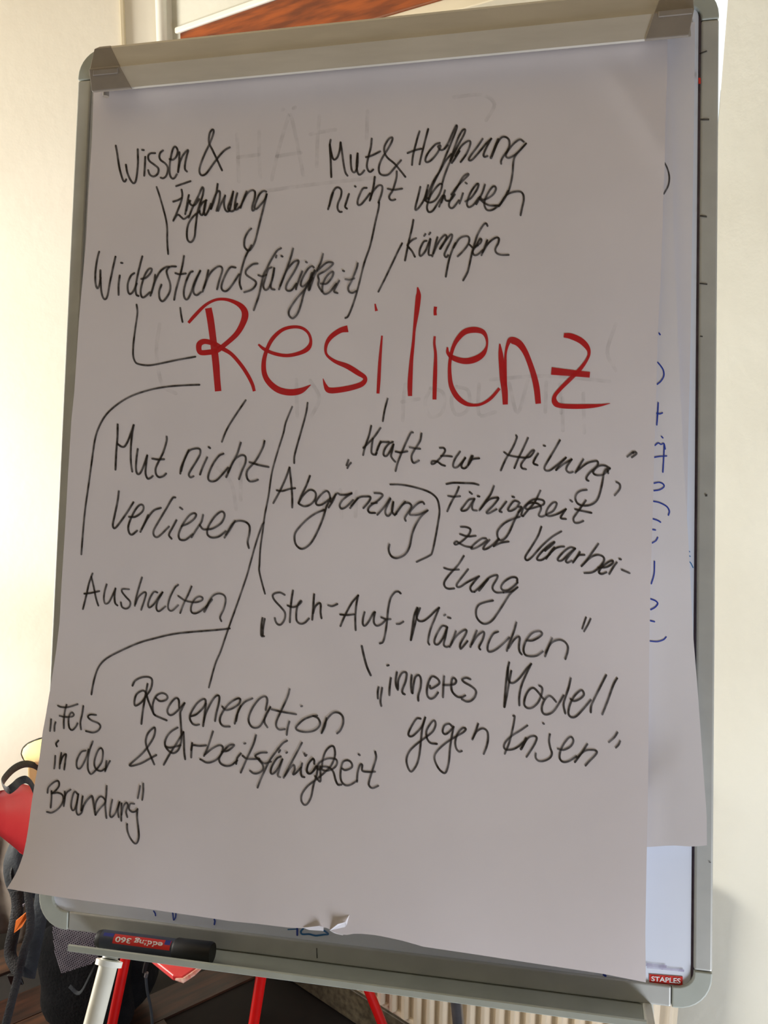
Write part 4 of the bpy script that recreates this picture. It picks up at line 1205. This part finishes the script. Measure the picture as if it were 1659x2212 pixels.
# straps, handle loop, buckle, zip
def spt(L_): return [at(x, y, Y) for x, y, Y in L_]
def strap(L_, r, name, mt, flat=(1, .2, .3)):
    m = MB(); P = [Vector(p) for p in crom(spt(L_), 5)]; m.tube(P, r, 10, flat); return m.build(name, mt, bk, True)
strap([(60, 1925, 1.66), (66, 2000, 1.64), (50, 2060, 1.62), (40, 2105, 1.62), (26, 2160, 1.60), (8, 2230, 1.58)], .0085, 'strap', M['strap'])
strap([(95, 1915, 1.69), (84, 1990, 1.66), (72, 2050, 1.65), (60, 2110, 1.65)], .016, 'shoulder_pad', M['grey_cloth'])
strap([(35, 1925, 1.70), (38, 1960, 1.69), (30, 2010, 1.67), (22, 2060, 1.66), (40, 2100, 1.64)], .013, 'shoulder_pad', M['strap'])
strap([(50, 1855, 1.78), (30, 1862, 1.76), (22, 1885, 1.75), (30, 1915, 1.75), (50, 1930, 1.75)], .010, 'handle', M['strap'])
strap([(150, 2130, 1.68), (172, 2145, 1.67), (195, 2105, 1.67), (205, 2085, 1.67)], .004, 'piping', M['grey_cloth'])
m = MB(); P = [at(x, y, Y) for x, y, Y in ((56, 1972, 1.66), (60, 1980, 1.66), (48, 2002, 1.655), (30, 2016, 1.655), (34, 1990, 1.66))]; m.prism(P, (0, .004, 0)); m.build('lining', M['orange'], bk)
m = MB(); P = [at(x, y, 1.655) for x, y in ((48, 1955), (55, 1951), (50, 1960))]; m.prism(P, (0, .003, 0)); m.build('buckle', M['mesh_grey'], bk)
m = MB(); m.box(at(14, 2108, 1.63), (.028, 0, 0), (0, .006, 0), (0.006, 0, -.022)); m.build('strap_adjuster', M['pen_black'], bk, False, .002)
P = [Vector(p) for p in crom(spt([(318, 2075, 1.66), (314, 2088, 1.66), (312, 2100, 1.66)]), 4)]
m = MB(); m.tube(P, .005, 10); m.build('clip', M['pen_black'], bk, True)
m = MB(); m.tube([at(317, 2101, 1.655), at(315, 2110, 1.655)], .0042, 10); m.build('ring', M['steel'], bk, True)
m = MB(); m.tube([Vector(p) for p in crom(spt([(315, 2108, 1.655), (318, 2140, 1.65), (326, 2180, 1.64), (330, 2225, 1.62)]), 5)], .0032, 8); m.build('cord', M['grey_cloth'], bk, True)
# ------------------------------------------------------------------ pale yellow bag over the left chair
yb = thing('shoulder_bag', 'pale yellow bag with dark piping and a black strap loop above the left red chair', 'bag', (-.60, 1.62, .60))
top = [(47, 1628), (50, 1617), (60, 1607), (75, 1600), (95, 1594), (150, 1588), (210, 1592), (240, 1610), (235, 1650), (180, 1668), (120, 1668), (84, 1656), (66, 1650), (52, 1640)]
V = [at(x, y, 1.62) for x, y in top]; c_ = at(140, 1628, 1.605)
m = MB(); kk = len(V); rings = [[c_ + (v - c_) * s_ + Vector((0, -q_, q_ * .3)) for v in V] for s_, q_ in ((1, 0), (.93, .012), (.75, .022), (.4, .028), (.05, .030))]
VV = [v for r_ in rings for v in r_]; FF = [(i * kk + j, i * kk + (j + 1) % kk, (i + 1) * kk + (j + 1) % kk, (i + 1) * kk + j) for i in range(4) for j in range(kk)] + [tuple(range(4 * kk, 5 * kk))]
back = [v + Vector((.02, .10, -.02)) for v in V]; b0_ = len(VV); VV += back
FF += [((j + 1) % kk, j, b0_ + j, b0_ + (j + 1) % kk) for j in range(kk)] + [tuple(range(b0_, b0_ + kk))[::-1]]
m.add(VV, FF); m.build('flap', M['yellow'], yb, True)
m = MB(); m.tube([Vector(p) for p in crom(V + [V[0]], 3)], .0022, 8); m.build('piping', M['piping'], yb, True)
lo = [(57, 1650), (80, 1658), (120, 1668), (200, 1662), (205, 1720), (150, 1730), (90, 1725), (66, 1712), (58, 1690)]
m = MB(); m.prism([at(x, y, 1.64) for x, y in lo], (.02, .09, 0)); m.build('body', M['tan'], yb, False, .006)
m = MB(); m.tube([Vector(p) for p in crom([(-.66, 1.655, .72), (-.60, 1.745, .80), (-.553, 1.814, .835), (-.573, 1.846, .858), (-.595, 1.876, .83), (-.598, 1.880, .72)], 5)], .007, 12, (1, .3, 0)); m.build('strap', M['strap'], yb, True)
loopP = [(88, 1662, 1.60), (70, 1652, 1.585), (50, 1651, 1.56), (28, 1662, 1.52), (8, 1684, 1.46), (7, 1697, 1.40), (17, 1707, 1.355), (30, 1699, 1.36), (42, 1688, 1.39), (56, 1684, 1.40), (67, 1693, 1.41), (76, 1712, 1.41)]
m = MB(); m.tube([Vector(p) for p in crom(spt(loopP), 5)], .0068, 12, (0, 1, .3)); m.build('strap', M['strap'], yb, True)
# ------------------------------------------------------------------ cloth hanging at the far left
cl = MB(); V = []; Fc = []
for j in range(13):
    for i in range(21):
        x = -1.32 + .44 * i / 20; z = .06 + .30 * j / 12
        V.append(Vector((x + .01 * math.sin(j * .7), 2.02 + .018 * math.sin(i * 1.3) + .01 * math.sin(j + i * .5), z)))
for j in range(12):
    for i in range(20): a = j * 21 + i; Fc.append((a, a + 1, a + 22, a + 21))
o = mesh('cloth', V, Fc, M['curtain'], None, True); md = o.modifiers.new('thickness', 'SOLIDIFY'); md.thickness = .004
tag(o, 'crumpled greyish cloth hanging low on the left wall behind the chair', 'cloth')
